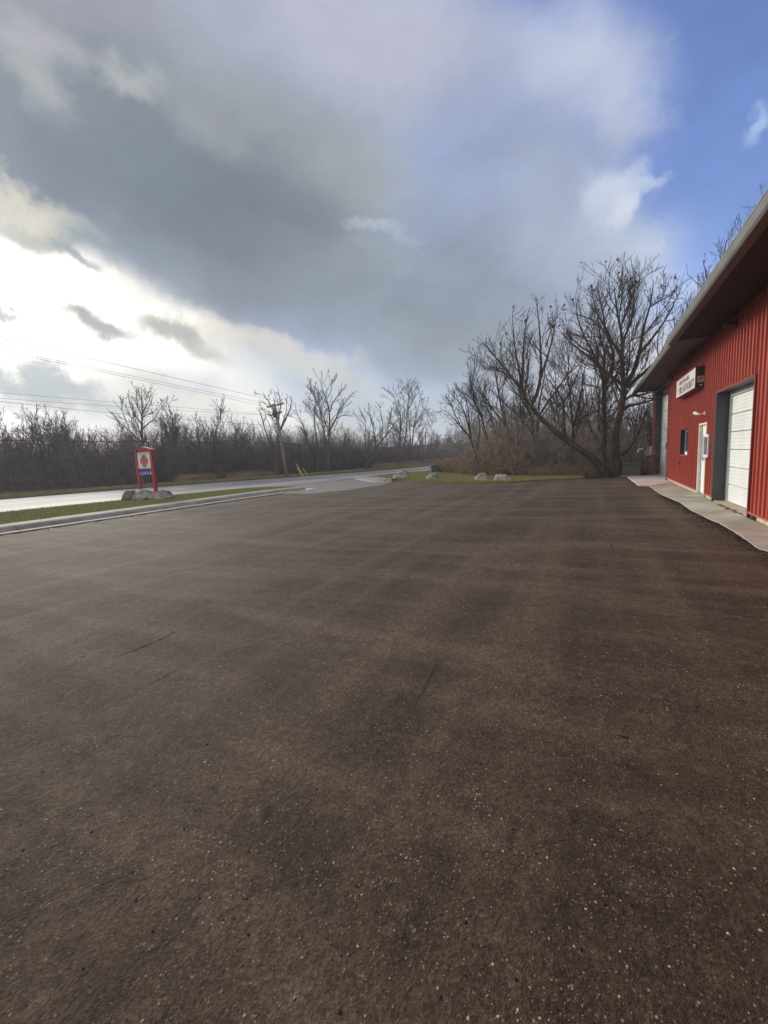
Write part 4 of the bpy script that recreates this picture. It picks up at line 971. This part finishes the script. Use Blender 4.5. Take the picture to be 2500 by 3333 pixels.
# ------------------------------------------------------------------ specific trees
def c4(l): return [(1400 + x / 1.843, 800 + (1385 - (1385 - y) * .945) / 1.843) for x, y in l]
def c3l(l): return [c3(x, y) for x, y in l]
def c2l(l): return [(x / 1.659, 1200 + y / 1.659) for x, y in l]
def made_tree(name, conv, lines, basepx, label, bark, twig, seed, jit=1.5, base_depth=0, rs_=1, **k):
    rg = np.random.default_rng(seed); g_ = at(*basepx)
    if base_depth: g_ = g_ + unit(g_ * np.array([1, 1, 0])) * base_depth
    ln = [(conv(p), r0 * rs_, r1) for p, r0, r1 in lines]
    mains = skeleton(ln, g_, jit, rg); mains[0][0, 0, 2] = -.1
    return finish_tree(name, mains, rg, (g_[0], g_[1], 0), label, bark, twig, **k)
GR = 'bare trees at the edge of the lot'
made_tree('leaning_tree', c4, [
 ([(1062, 1385), (1000, 1290), (920, 1220), (830, 1170), (740, 1090), (650, 1010), (600, 950), (565, 895), (540, 830), (500, 770), (450, 710), (400, 640), (340, 560), (310, 540)], .215, .02),
 ([(600, 950), (640, 870), (660, 760), (665, 650), (660, 520), (650, 400), (645, 290)], .12, .015),
 ([(565, 895), (548, 800), (552, 700), (560, 560), (570, 430), (600, 300)], .11, .015),
 ([(552, 850), (545, 740), (520, 600), (505, 450), (500, 340)], .08, .012),
 ([(650, 1010), (690, 930), (750, 850), (800, 760), (860, 700), (930, 620)], .07, .015),
 ([(830, 1170), (800, 1100), (795, 1000), (790, 920), (745, 830), (700, 780)], .09, .02),
 ([(790, 920), (830, 860), (870, 760), (920, 640)], .06, .015),
 ([(500, 770), (430, 720), (360, 690), (290, 620)], .06, .012),
 ([(660, 760), (700, 640), (740, 500), (780, 300)], .08, .012),
 ([(690, 560), (720, 460), (700, 340)], .04, .012)],
 (1975, 1549), 'bare tree leaning far to the left with a thick slanting trunk beside the lot', M_bark, M_twig, 21, pods=20, minr=.007, dens=1.05, lf=.85, group=GR)
made_tree('large_tree', c4, [
 ([(1140, 1388), (1115, 1280), (1105, 1180), (1110, 1080), (1135, 1000), (1150, 930), (1165, 850), (1172, 780), (1152, 680), (1155, 600), (1155, 500), (1130, 400), (1120, 300), (1110, 170)], .235, .015),
 ([(1172, 800), (1210, 740), (1235, 670), (1260, 600), (1270, 500), (1290, 400), (1330, 280), (1350, 140)], .125, .012),
 ([(1185, 815), (1250, 755), (1310, 700), (1360, 640), (1430, 560), (1490, 480), (1530, 380), (1570, 260)], .11, .012),
 ([(1152, 800), (1080, 740), (1000, 670), (940, 610), (870, 560), (820, 500), (780, 440)], .09, .01),
 ([(1140, 960), (1190, 930), (1260, 905), (1330, 890), (1420, 850)], .085, .02),
 ([(1150, 900), (1200, 880), (1290, 870), (1400, 820)], .07, .02),
 ([(1115, 1030), (1080, 1000), (1055, 1015), (1000, 1000)], .07, .02),
 ([(1148, 1250), (1200, 1200), (1230, 1150), (1255, 1090), (1290, 1000), (1330, 930)], .09, .02),
 ([(1155, 620), (1100, 550), (1060, 450), (1000, 350), (970, 200)], .08, .012),
 ([(1260, 600), (1320, 520), (1380, 420), (1440, 300), (1480, 200)], .07, .012),
 ([(1155, 520), (1200, 430), (1230, 300), (1220, 140)], .07, .012),
 ([(1330, 300), (1400, 240), (1430, 160)], .04, .01)],
 (2022, 1549), 'largest bare tree with a thick dark trunk next to the concrete slab', M_bark, M_twig, 22, pods=30, minr=.007, dens=1.35, group=GR)
made_tree('tall_tree', c4, [
 ([(1040, 1380), (1042, 1200), (1040, 1050), (1042, 900), (1040, 780), (1030, 700), (980, 620), (950, 540), (900, 440), (880, 350), (870, 240)], .18, .015),
 ([(1042, 790), (1090, 720), (1110, 600), (1070, 460), (1040, 300), (1020, 180)], .10, .012),
 ([(1038, 740), (1040, 600), (1010, 500), (1000, 330)], .09, .012),
 ([(1042, 850), (1090, 780), (1140, 690), (1130, 560)], .06, .012),
 ([(970, 600), (900, 560), (830, 500), (800, 400)], .05, .012)],
 (1962, 1550), 'straight slim bare tree between the leaning tree and the largest tree', M_bark, M_twig, 23, base_depth=2.0, pods=14, minr=.007, group=GR)
made_tree('forked_tree', c4, [
 ([(640, 1360), (635, 1250), (628, 1100), (612, 1000), (580, 930), (575, 850), (600, 700), (590, 560)], .17, .02),
 ([(640, 1150), (652, 1020), (662, 900), (690, 760), (700, 640)], .10, .015),
 ([(628, 1130), (590, 1080), (540, 1000), (480, 950), (400, 860)], .07, .015),
 ([(590, 950), (540, 860), (470, 780), (420, 640)], .05, .012)],
 (1747, 1548), 'bare forked tree standing in the brush behind the slanting trunk', M_bark, M_twig, 24, base_depth=3, minr=.008, dens=.9, group=GR)
made_tree('twin_stem_tree', c4, [
 ([(855, 1378), (855, 1200), (860, 1060), (845, 950), (840, 850), (820, 750), (830, 640), (800, 520)], .11, .015),
 ([(862, 1060), (890, 960), (910, 850), (930, 720), (960, 640)], .08, .015)],
 (1864, 1551), 'slim bare tree with two upright stems seen under the slanting trunk', M_bark, M_twig, 25, base_depth=4, minr=.008, group=GR)
made_tree('crooked_tree', c4, [
 ([(470, 1345), (500, 1230), (470, 1080), (430, 960), (410, 850), (395, 760), (400, 640), (370, 540)], .12, .015),
 ([(470, 1080), (400, 990), (340, 900), (290, 800), (260, 690)], .07, .012),
 ([(500, 1230), (540, 1100), (560, 1000), (520, 900)], .06, .012),
 ([(410, 850), (460, 760), (480, 640)], .05, .012)],
 (1655, 1548), 'crooked bare tree rising from the thicket behind the pale boulders', M_bark, M_twig, 26, base_depth=5, minr=.009, group=GR)
made_tree('arching_tree', c4, [
 ([(300, 1365), (270, 1250), (245, 1140), (175, 1050), (120, 990), (60, 950)], .10, .012),
 ([(245, 1140), (225, 1030), (190, 930), (110, 840)], .07, .012),
 ([(240, 1120), (235, 1000), (215, 880), (150, 820)], .06, .012),
 ([(270, 1250), (300, 1100), (290, 960), (250, 830)], .06, .012),
 ([(175, 1050), (130, 930), (100, 880)], .04, .01)],
 (1561, 1552), 'slender bare tree arching left over the far road beside the lawn', M_bark, M_twig, 27, base_depth=1, minr=.008, dens=1.2, group=GR, up=.06)
made_tree('multi_stem_tree', c4, [
 ([(385, 1350), (370, 1250), (330, 1100), (300, 980), (250, 870), (240, 760)], .08, .012),
 ([(395, 1350), (400, 1200), (380, 1060), (340, 940), (330, 820)], .08, .012),
 ([(400, 1350), (450, 1250), (470, 1150), (540, 1080), (560, 980)], .07, .012)],
 (1612, 1553), 'low many stemmed bare tree in the thicket behind the pinkish boulder', M_barkg, M_twig, 28, base_depth=3, minr=.008, dens=1.3, group=GR)
made_tree('background_tree', lambda l: l, [
 ([(2260, 1540), (2275, 1350), (2290, 1150), (2310, 1000), (2345, 870), (2360, 780)], .3, .02),
 ([(2290, 1150), (2350, 1000), (2400, 880), (2450, 760), (2495, 640)], .15, .02),
 ([(2400, 880), (2440, 820), (2470, 680)], .08, .015),
 ([(2310, 1000), (2300, 900), (2290, 850)], .07, .015),
 ([(2450, 760), (2520, 660), (2560, 560)], .08, .015),
 ([(2350, 1000), (2430, 900), (2540, 760)], .1, .015)],
 (2200, 1546), 'pale bare tree showing above the roof edge of the station', M_barkg, M_twigg, 29, base_depth=8, minr=.009, dens=.9, lf=.8, maxlen=2.2)
# across the road
GL = 'tall bare trees across the road'
made_tree('spreading_tree', c2l, [
 ([(775, 640), (773, 500), (770, 420), (765, 340), (765, 270), (770, 200), (765, 110)], .24, .02),
 ([(768, 400), (735, 370), (700, 330), (650, 290), (608, 225)], .10, .015),
 ([(765, 330), (800, 300), (835, 270), (880, 200)], .10, .015),
 ([(765, 300), (730, 250), (705, 190), (700, 140)], .09, .015),
 ([(768, 240), (800, 190), (830, 130)], .07, .015),
 ([(766, 260), (740, 200), (735, 110)], .06, .015),
 ([(770, 440), (830, 400), (860, 340)], .07, .015),
 ([(700, 330), (660, 230), (670, 150)], .05, .015)],
 (470, 1588), 'tall pale bare tree spreading behind the red sign', M_barkg, M_twigg, 41, base_depth=4, minr=.014, dens=.75, rs_=.7, group=GL)
made_tree('pole_side_tree', c3l, [
 ([(370, 745), (374, 600), (385, 500), (385, 430), (365, 360), (320, 290), (285, 235)], .36, .02),
 ([(386, 470), (420, 400), (455, 330), (465, 255)], .18, .02),
 ([(372, 610), (330, 530), (300, 450), (265, 340)], .16, .02),
 ([(372, 590), (340, 520), (330, 430), (300, 380)], .10, .02),
 ([(380, 410), (395, 320), (380, 220)], .12, .02),
 ([(375, 560), (440, 540), (440, 500)], .06, .02),
 ([(400, 440), (430, 340), (430, 270)], .08, .02)],
 (901, 1558), 'thick trunked bare tree directly behind the leaning pole', M_barkg, M_twigg, 42, base_depth=4, minr=.015, dens=.65, rs_=.7, group=GL, lf=.8)
made_tree('tall_crown_tree', c3l, [
 ([(680, 745), (683, 600), (685, 500), (690, 420), (692, 350), (675, 270), (640, 210), (640, 150)], .27, .02),
 ([(688, 460), (720, 400), (745, 340), (790, 280), (830, 230)], .15, .02),
 ([(692, 350), (710, 290), (760, 230), (790, 190)], .10, .02),
 ([(720, 400), (760, 370), (820, 375)], .07, .02),
 ([(686, 480), (660, 420), (640, 350), (600, 260), (540, 200)], .10, .02),
 ([(675, 270), (700, 200), (700, 160)], .07, .02)],
 (1069, 1547), 'tallest bare tree in the middle with a wide rounded crown', M_barkg, M_twigg, 43, base_depth=4, minr=.016, dens=.7, rs_=.7, group=GL, lf=.9)
made_tree('slim_pair_tree', c3l, [
 ([(660, 745), (662, 600), (650, 450), (630, 350), (600, 280), (560, 200)], .2, .02),
 ([(620, 745), (618, 600), (600, 450), (595, 350), (610, 270), (580, 210)], .17, .02),
 ([(600, 400), (570, 330), (520, 290)], .08, .02),
 ([(560, 745), (570, 600), (530, 440), (490, 360), (480, 300)], .15, .02)],
 (1045, 1548), 'slim bare trees with crooked stems left of the tallest crown', M_barkg, M_twigg, 44, base_depth=6, minr=.016, dens=.7, rs_=.7, group=GL, lf=.9)
made_tree('slanting_tree', c3l, [
 ([(905, 700), (935, 620), (970, 560), (1010, 515), (1050, 470), (1100, 390)], .26, .02),
 ([(960, 580), (960, 500), (940, 400), (920, 330)], .12, .02),
 ([(1000, 520), (1010, 430), (990, 340), (980, 300)], .10, .02),
 ([(1030, 500), (1050, 400), (1060, 330)], .09, .02),
 ([(915, 680), (970, 640), (1030, 630)], .09, .03),
 ([(920, 690), (900, 560), (905, 460), (890, 380)], .12, .02)],
 (1193, 1535), 'bare tree slanting to the right over its broken lower limb', M_barkg, M_twigg, 45, base_depth=3, minr=.017, dens=.7, rs_=.7, group=GL)
made_tree('double_tree', c3l, [
 ([(1103, 680), (1105, 580), (1115, 450), (1115, 380), (1080, 280), (1050, 225)], .26, .02),
 ([(1118, 680), (1130, 580), (1150, 450), (1155, 350), (1165, 260), (1150, 185)], .24, .02),
 ([(1115, 420), (1090, 350), (1060, 330)], .08, .02),
 ([(1155, 350), (1190, 270), (1210, 210)], .1, .02),
 ([(1135, 560), (1170, 540), (1190, 500)], .06, .02)],
 (1303, 1518), 'double trunk bare tree left of the distant pole', M_bark, M_twigg, 46, base_depth=4, minr=.02, dens=.6, rs_=.7, group=GL)
made_tree('round_crown_tree', c3l, [
 ([(1180, 675), (1182, 560), (1190, 450), (1210, 350), (1235, 240)], .24, .02),
 ([(1185, 580), (1215, 520), (1260, 430), (1290, 350)], .13, .02),
 ([(1190, 560), (1230, 540), (1300, 430), (1310, 370)], .08, .02),
 ([(1195, 440), (1240, 380), (1280, 290)], .1, .02)],
 (1342, 1514), 'bare tree with a rounded crown right of the distant pole', M_bark, M_twigg, 47, base_depth=5, minr=.02, dens=.6, rs_=.7, group=GL)

# ------------------------------------------------------------------ generic woods
def variant(seed, h, lean=0, spread=.5, minr=.019, dens=.85, bark=M_barkg, twig=M_twigg, stems=1):
    rg = np.random.default_rng(seed); ms = []
    for s in range(stems):
        n = 24; z = np.linspace(0, h * (1 - .12 * s), n); off = np.cumsum(rg.normal(size=(n, 2)) * h * .006 + rg.normal(size=2) * .02, axis=0)
        P = np.c_[off[:, 0] + lean * z, off[:, 1], z]; P[:, :2] += np.outer(np.linspace(0, 1, n), rg.normal(size=2) * h * .08 * s)
        Rr = np.linspace(h * .018, h * .002, n) * (1 if s == 0 else .8); ms.append((P, Rr))
        nl = rg.integers(4, 7)
        for k in range(nl):
            t0 = rg.uniform(.25, .7); i = int(t0 * (n - 1)); st = P[i]; a = rg.uniform(0, 6.28); d = np.array([math.cos(a) * spread, math.sin(a) * spread, 1.0]); d /= np.linalg.norm(d)
            L_ = h * rg.uniform(.35, .55) * (1.1 - t0 * .6); q = [st]
            for j in range(n - 1):
                d = d + rg.normal(size=3) * .07 + np.array([0, 0, .02]); d /= np.linalg.norm(d); q.append(q[-1] + d * L_ / (n - 1))
            ms.append((np.array(q), np.linspace(Rr[i] * .6, h * .0015, n)))
    P = np.array([m_[0] for m_ in ms]); Rr = np.array([m_[1] for m_ in ms]); Rr[0, 0] *= 1.5
    a = spawn(P, Rr, 2.6 * dens, .15, .45, 40, .5, rg, minr * 1.4, .12, 6, .15, 3)
    b = spawn(*a, 3.4 * dens, .12, .62, 36, .6, rg, minr * 1.05, .15, 4, .16, 1.8)
    c = spawn(*b, 3.6 * dens, .12, .7, 34, .65, rg, minr * .85, .15, 3, .16, 1.1)
    root = empty('bare_tree', (0, 0, 0))
    link('trunk', chains_mesh('trunk', [(P, Rr, 6)], bark), root)
    link('crown', chains_mesh('crown', [(*a, 4), (*b, 3), (*c, 3)], twig), root)
    root['h'] = h
    return root
VARS = [variant(60, 9), variant(61, 10, .08), variant(62, 8, -.1, .7), variant(63, 11, 0, .4), variant(64, 9, .15, .6), variant(65, 7, 0, .9, stems=2), variant(66, 10, -.05, .5, stems=2)]
VN = [variant(70, 8, 0, .5, .010, 1, M_bark, M_twig), variant(71, 7, .12, .6, .010, 1, M_bark, M_twig, 2), variant(72, 9, -.1, .5, .010, 1, M_bark, M_twig)]
used = set(); ROADLAB = ['just right of the slanting tree', 'between the slanting tree and the double trunk', 'against the left side of the double trunk', 'between the two distant double trees', 'right behind the rounded crown', 'deep behind the rounded crown', 'just right of the plain short pole', 'second right of the plain short pole', 'in front of the hazy house', 'right of the hazy house', 'behind the slender arching tree on its left', 'closest behind the arching tree']; EXTRA = [(1235, 3, 1390), (1262, 6, 1375), (1282, 9, 1400), (1325, 7, 1400), (1362, 5, 1405), (1378, 12, 1400), (1402, 4, 1398), (1425, 9, 1405), (1470, 5, 1400), (1492, 8, 1385), (1520, 4, 1390), (1545, 7, 1375)]
def plant(src, x, y, h, rz, label, group, name='bare_tree'):
    if id(src) in used: o = copy_tree(src)
    else: o = src; used.add(id(src))
    s = h / src['h']; o.location = (x, y, -.05); o.scale = (s, s, s); o.rotation_euler = (0, 0, rz); tag(o, label, 'tree', group); return o
def top_h(px, py, hd): q = ray(px, py); return H + q[2] * hd / math.hypot(q[0], q[1])
TL = [at(*p) for p in ((-120, 1604), (0, 1599), (200, 1590), (450, 1581), (700, 1566), (932, 1548), (1100, 1537), (1250, 1523), (1380, 1508), (1470, 1499), (1560, 1495))]
def tl(px):
    xs = [-120, 0, 200, 450, 700, 932, 1100, 1250, 1380, 1470, 1560]; return np.array([np.interp(px, xs, [t[i] for t in TL]) for i in range(3)])
rg = np.random.default_rng(5)
GW = 'bare trees of the wood across the road'
tops = [(-120, 1360), (0, 1350), (60, 1370), (110, 1345), (200, 1338), (260, 1340), (330, 1385), (400, 1375), (520, 1370), (570, 1312), (620, 1360), (680, 1318), (740, 1372), (800, 1350), (850, 1372), (960, 1400), (1020, 1390), (1120, 1385), (1180, 1390), (1250, 1365), (1290, 1400), (1400, 1395), (1440, 1400), (1500, 1390), (1560, 1380)]
tx, ty = [t[0] for t in tops], [t[1] for t in tops]
k = 0
NAMED = {30: 'bare tree at the far left end of the wood', 110: 'bushy bare tree in the left part of the wood', 215: 'broad bare tree in the wood halfway between the left edge and the red sign', 570: 'tall bare tree just right of the red sign', 685: 'bare tree between the red sign and the leaning pole'}
for px, lab in NAMED.items():
    g_ = tl(px); d = unit(g_ * np.array([1, 1, 0])); g_ = g_ + d * 3.5; hd = math.hypot(g_[0], g_[1]); h = top_h(px, np.interp(px, tx, ty), hd); plant(VARS[k % 7], g_[0], g_[1], h, k * 1.7 + .4, lab, GW); k += 1
for px in np.linspace(-110, 1560, 64):
    px = px + rg.uniform(-14, 14); row = rg.choice([2, 6, 10, 16]); g_ = tl(px); d = unit(g_ * np.array([1, 1, 0])); g_ = g_ + d * row
    hd = math.hypot(g_[0], g_[1]); h = top_h(px, np.interp(px, tx, ty) + rg.uniform(0, 70), hd)
    plant(VARS[rg.integers(7)], g_[0], g_[1], max(3.5, h), rg.uniform(0, 6.28), 'one of the many grey bare trees filling the wood across the road', 'filler trees of the wood across the road')
for px, row, tp in EXTRA:
    g_ = tl(px); d = unit(g_ * np.array([1, 1, 0])); g_ = g_ + d * row; hd = math.hypot(g_[0], g_[1]); plant(VARS[rg.integers(7)], g_[0], g_[1], top_h(px, tp, hd), rg.uniform(0, 6.28), 'bare tree by the road bend, ' + ROADLAB[EXTRA.index((px, row, tp))], 'trees along the road bend')
# woods behind the right-hand trees
for px, row, tp in ((1500, 30, 1380), (1560, 24, 1330), (1650, 20, 1260), (1700, 12, 1220), (1830, 14, 1190), (1910, 14, 1180), (1950, 8, 1260), (1985, 12, 1200), (2050, 8, 1280), (2105, 7, 1300), (2130, 10, 1250), (2160, 14, 1200), (2230, 14, 1100), (2320, 16, 1060)):
    g_ = at(px, 1549) if px > 1650 else at(px, 1540); d = unit(g_ * np.array([1, 1, 0])); g_ = g_ + d * row
    if g_[0] > 2 and g_[1] < 30: g_[1] = 31
    hd = math.hypot(g_[0], g_[1]); h = top_h(px, tp, hd)
    plant(VN[rg.integers(3)], g_[0], g_[1], max(4, h), rg.uniform(0, 6.28), 'one of the brown bare trees filling the wood behind the lot', 'filler trees behind the lot')
for v in VARS + VN:
    if id(v) not in used:
        for c in list(v.children): bpy.data.objects.remove(c)
        bpy.data.objects.remove(v)

# ------------------------------------------------------------------ undergrowth
def thicket(name, poly, n, hlo, hhi, r0, material, rng, label, per=5, lean=.35, twl=.6):
    q = scatter(poly, n, rng); st = np.c_[q, np.full(n, -.08)]; d = unit(np.c_[rng.normal(size=(n, 2)) * lean, np.ones(n)])
    ln = hlo + (hhi - hlo) * rng.random(n) ** 1.4
    P, R_ = grow(st, d, ln, r0 * (.6 + .8 * rng.random(n)), 5, .16, .02, rng, r0 * .5)
    a = spawn(P, R_, per / ((hlo + hhi) / 2), .1, twl, 45, .6, rng, r0 * .55, .05, 3, .25, 2.2)
    o = link(name, chains_mesh(name, [(P, R_, 3), (*a, 3)], material)); return tag(o, label, 'brush', kind='stuff')
def band(pxs, d0, d1, basef):
    a = []; b = []
    for px in pxs:
        g_ = basef(px); d = unit(g_ * np.array([1, 1, 0])); a.append(tuple((g_ + d * d0)[:2])); b.append(tuple((g_ + d * d1)[:2]))
    return a + b[::-1]
rt = np.random.default_rng(9)
PX = list(range(-140, 1200, 60))
thicket('undergrowth', band(PX, 1.0, 14, tl), 8000, 1.8, 6.2, .022, M_thickg, rt, 'dense grey leafless brush along the far side of the road', per=7, twl=.55)
thicket('undergrowth', band(list(range(1160, 1600, 40)), .5, 12, tl), 4500, 1.0, 4.2, .02, M_thickg, rt, 'grey brush beyond the bend of the road', per=7)
def rb_(px): return at(px, np.interp(px, [1500, 1560, 1650, 1800, 1900, 2000, 2120], [1545, 1551, 1553, 1553, 1552, 1549, 1548]))
PXR = [1545, 1600, 1650, 1700, 1750, 1800, 1850, 1900, 1950, 2000, 2050, 2090]
thicket('undergrowth', band(PXR, .6, 9, rb_), 1300, .6, 3.0, .014, M_thick, rt, 'tangled brown brush behind the boulders and trees', per=8, lean=.5)
thicket('undergrowth', band(PXR + [2130], 7, 22, rb_), 1500, 2.0, 6.0, .018, M_thick, rt, 'taller brown thicket deeper in the wood behind the lot', per=7)
thicket('undergrowth', band([1590, 1620, 1660, 1700, 1730], .8, 5, rb_), 420, 1.5, 4.4, .014, M_thick, rt, 'thick vine tangle right of the arching tree', per=12, lean=.5)
# dark heap of cut brush beside the cabinet
heap = [tuple(at(*p)[:2]) for p in ((1428, 1538), (1462, 1541), (1500, 1543), (1500, 1535), (1462, 1531), (1430, 1530))]
thicket('brush_pile', heap, 420, .4, 1.1, .016, M_bark, rt, 'low dark heap of brush beside the utility cabinet at the road bend', per=8, lean=1.2)
# dry grass
blades('dry_grass', band(PXR + [2125], .2, 5, rb_), 42000, -.05, .5, .012, M_dry, rt, 'tan dead grass and leaves at the foot of the brush', 'grass', .6, 1.2)
bank = [tuple(at(*p)[:2]) for p in ((1412, 1537), (1480, 1543), (1560, 1552), (1640, 1553), (1640, 1530), (1560, 1524), (1480, 1522), (1425, 1528))]
blades('dry_grass', bank, 40000, -.05, .75, .016, M_dry, rt, 'tall tan weeds on the bank between lawn and road bend', 'grass', .45, 1.0)
blades('dry_grass', band([1210, 1250, 1300, 1350, 1400, 1450, 1500, 1550, 1600], -2.5, 4, tl), 36000, 0, .55, .03, M_dry, rt, 'pale brown grass on the far side of the road bend', 'grass', .4, 1.0)
for px, lab in ((635, 'tan grass clump by the far verge right of the sign'), (810, 'wide tan grass mound by the far verge left of the leaning pole')):
    g_ = tl(px) - unit(tl(px) * np.array([1, 1, 0])) * .8; t_ = unit(np.array([g_[1], -g_[0], 0.])); w = 1.6 if px == 810 else 1.1
    pl = [tuple((g_ + t_ * w * 1.6 * math.cos(a) + unit(g_ * np.array([1, 1, 0])) * w * .6 * math.sin(a))[:2]) for a in np.linspace(0, 6.28, 13)[:-1]]
    blades('dry_grass', pl, 2600, .03, .65, .018, M_dry, rt, lab, 'grass', .5, .9)

# ------------------------------------------------------------------ loose stones and crumbs
def stones(name, q, z, s, material, rng, label, flat=.55):
    n = len(q); base = np.array([(1, 0, 0), (.3, .9, 0), (-.8, .5, 0), (-.7, -.6, 0), (.4, -.9, 0), (0, 0, 1), (0, 0, -.3)], float)
    V = base[None] * (0.65 + .7 * rng.random((n, 7, 1))) * s[:, None, None]; V[..., 2] *= flat
    a = rng.random(n) * 6.28; c_, s_ = np.cos(a)[:, None], np.sin(a)[:, None]; x = V[..., 0] * c_ - V[..., 1] * s_; y = V[..., 0] * s_ + V[..., 1] * c_
    V[..., 0] = x + q[:, :1]; V[..., 1] = y + q[:, 1:2]; V[..., 2] += z
    f = np.array([(i, (i + 1) % 5, 5) for i in range(5)] + [((i + 1) % 5, i, 6) for i in range(5)])
    Fc = (f[None] + 7 * np.arange(n)[:, None, None]).reshape(-1, 3)
    return tag(link(name, mesh_np(name, V.reshape(-1, 3), Fc, material)), label, 'gravel', kind='stuff')
rs = np.random.default_rng(12)
n = 22000; rad = .7 + 14 * rs.random(n) ** 1.2; an = rs.uniform(-1.35, .75, n); q = np.c_[rad * np.sin(an), rad * np.cos(an)]; q = q[(q[:, 0] < 2.1) & (q[:, 1] > .2)]; q = q[(np.sin(q[:, 0] * 1.7 + 1.3 * np.sin(q[:, 1] * .9)) + np.sin(q[:, 1] * 2.3 + q[:, 0]) + rs.normal(size=len(q))) > -.2]
stones('pebbles', q, -.0195, .0018 + (.0045 + .0008 * np.hypot(q[:, 0], q[:, 1])) * rs.random(len(q)) ** 3.2, M_peb, rs, 'pale little stones pressed into the brown lot surface', .35)
n = 1500; rad = .7 + 9 * rs.random(n) ** 1.3; an = rs.uniform(-1.35, .75, n); q = np.c_[rad * np.sin(an), rad * np.cos(an)]; q = q[(q[:, 0] < 2.1) & (q[:, 1] > .2)]
stones('asphalt_crumbs', q, -.019, .002 + .006 * rs.random(len(q)) ** 3.5, M_clod, rs, 'dark loose crumbs on the lot surface', .5)
edge = np.array([at(*p)[:2] for p in ((2160, 1613), (2213, 1636), (2245, 1659), (2309, 1690), (2341, 1703), (2385, 1728), (2440, 1765), (2470, 1787), (2500, 1795))] + [[2.25, 6.5], [2.2, 4]])
s = np.r_[0, np.cumsum(np.linalg.norm(np.diff(edge, axis=0), axis=1))]; t = rs.random(3000) * s[-1]
q = np.stack([np.interp(t, s, edge[:, i]) for i in range(2)], 1); q[:, 0] -= np.abs(rs.normal(size=len(q))) * .10 - .02
stones('asphalt_crumbs', q, -.018, .005 + .012 * rs.random(len(q)) ** 2.5, M_clod, rs, 'dark crumbs heaped along the edge of the concrete slabs', .8)
cf = np.array(curb_front[2:]); s = np.r_[0, np.cumsum(np.linalg.norm(np.diff(cf, axis=0), axis=1))]; t = rs.random(3500) * s[-1]
q = np.stack([np.interp(t, s, cf[:, i]) for i in range(2)], 1); q[:, 0] += np.abs(rs.normal(size=len(q))) * .18 - .05
stones('asphalt_crumbs', q, -.018, .01 + .02 * rs.random(len(q)) ** 2, M_clod, rs, 'dark crumbs strewn along the curb gutter', .6)
# roller seams: shallow dark creases in the lot
for pts, w in (([(324, 2160), (400, 2130), (482, 2099), (545, 2070), (603, 2047)], .009), ([(470, 2235), (530, 2205), (600, 2165)], .005), ([(1340, 2310), (1380, 2240), (1430, 2150)], .004), ([(2010, 2390), (2030, 2400), (2048, 2398)], .012), ([(1700, 1865), (1850, 1878), (1990, 1890)], .006), ([(1985, 1760), (1992, 1780), (1998, 1800)], .008), ([(2340, 1990), (2420, 2005), (2500, 2012)], .01), ([(520, 1870), (600, 1855), (660, 1848)], .012)):
    P = np.array([at(*p, -.018) for p in pts]); s = np.r_[0, np.cumsum(np.linalg.norm(np.diff(P, axis=0), axis=1))]; tt = np.linspace(0, s[-1], 40); P = np.stack([np.interp(tt, s, P[:, i]) for i in range(3)], 1)
    d = unit(np.gradient(P, axis=0)); nn = np.stack([-d[:, 1], d[:, 0], 0 * d[:, 0]], 1); ww = w * np.sin(np.linspace(.05, 3.09, 40))[:, None] * (.3 + rs.random((40, 1))); P = P + nn * rs.normal(size=(40, 1)) * .004
    V = np.concatenate([P - nn * ww, P + nn * ww]); V[:, 2] = -.0165; Fc = np.array([(i, i + 1, 41 + i, 40 + i) for i in range(39)])
    tag(link('lot_crease', mesh_np('lot_crease', V, Fc, M_clod)), kind='structure')

# ------------------------------------------------------------------ light winter haze
hz = MB(); hz.box(-1250, 1250, -1250, 1250, -1.1, 22)
M_haze = bpy.data.materials.new('winter_haze'); M_haze.use_nodes = True; hn = M_haze.node_tree.nodes; hn.clear()
pv = hn.new('ShaderNodeVolumePrincipled'); pv.inputs['Color'].default_value = (.92, .95, 1, 1); pv.inputs['Density'].default_value = .0013; pv.inputs['Anisotropy'].default_value = .25
ho = hn.new('ShaderNodeOutputMaterial'); M_haze.node_tree.links.new(pv.outputs[0], ho.inputs['Volume'])
tag(hz.build('haze', M_haze), kind='stuff')
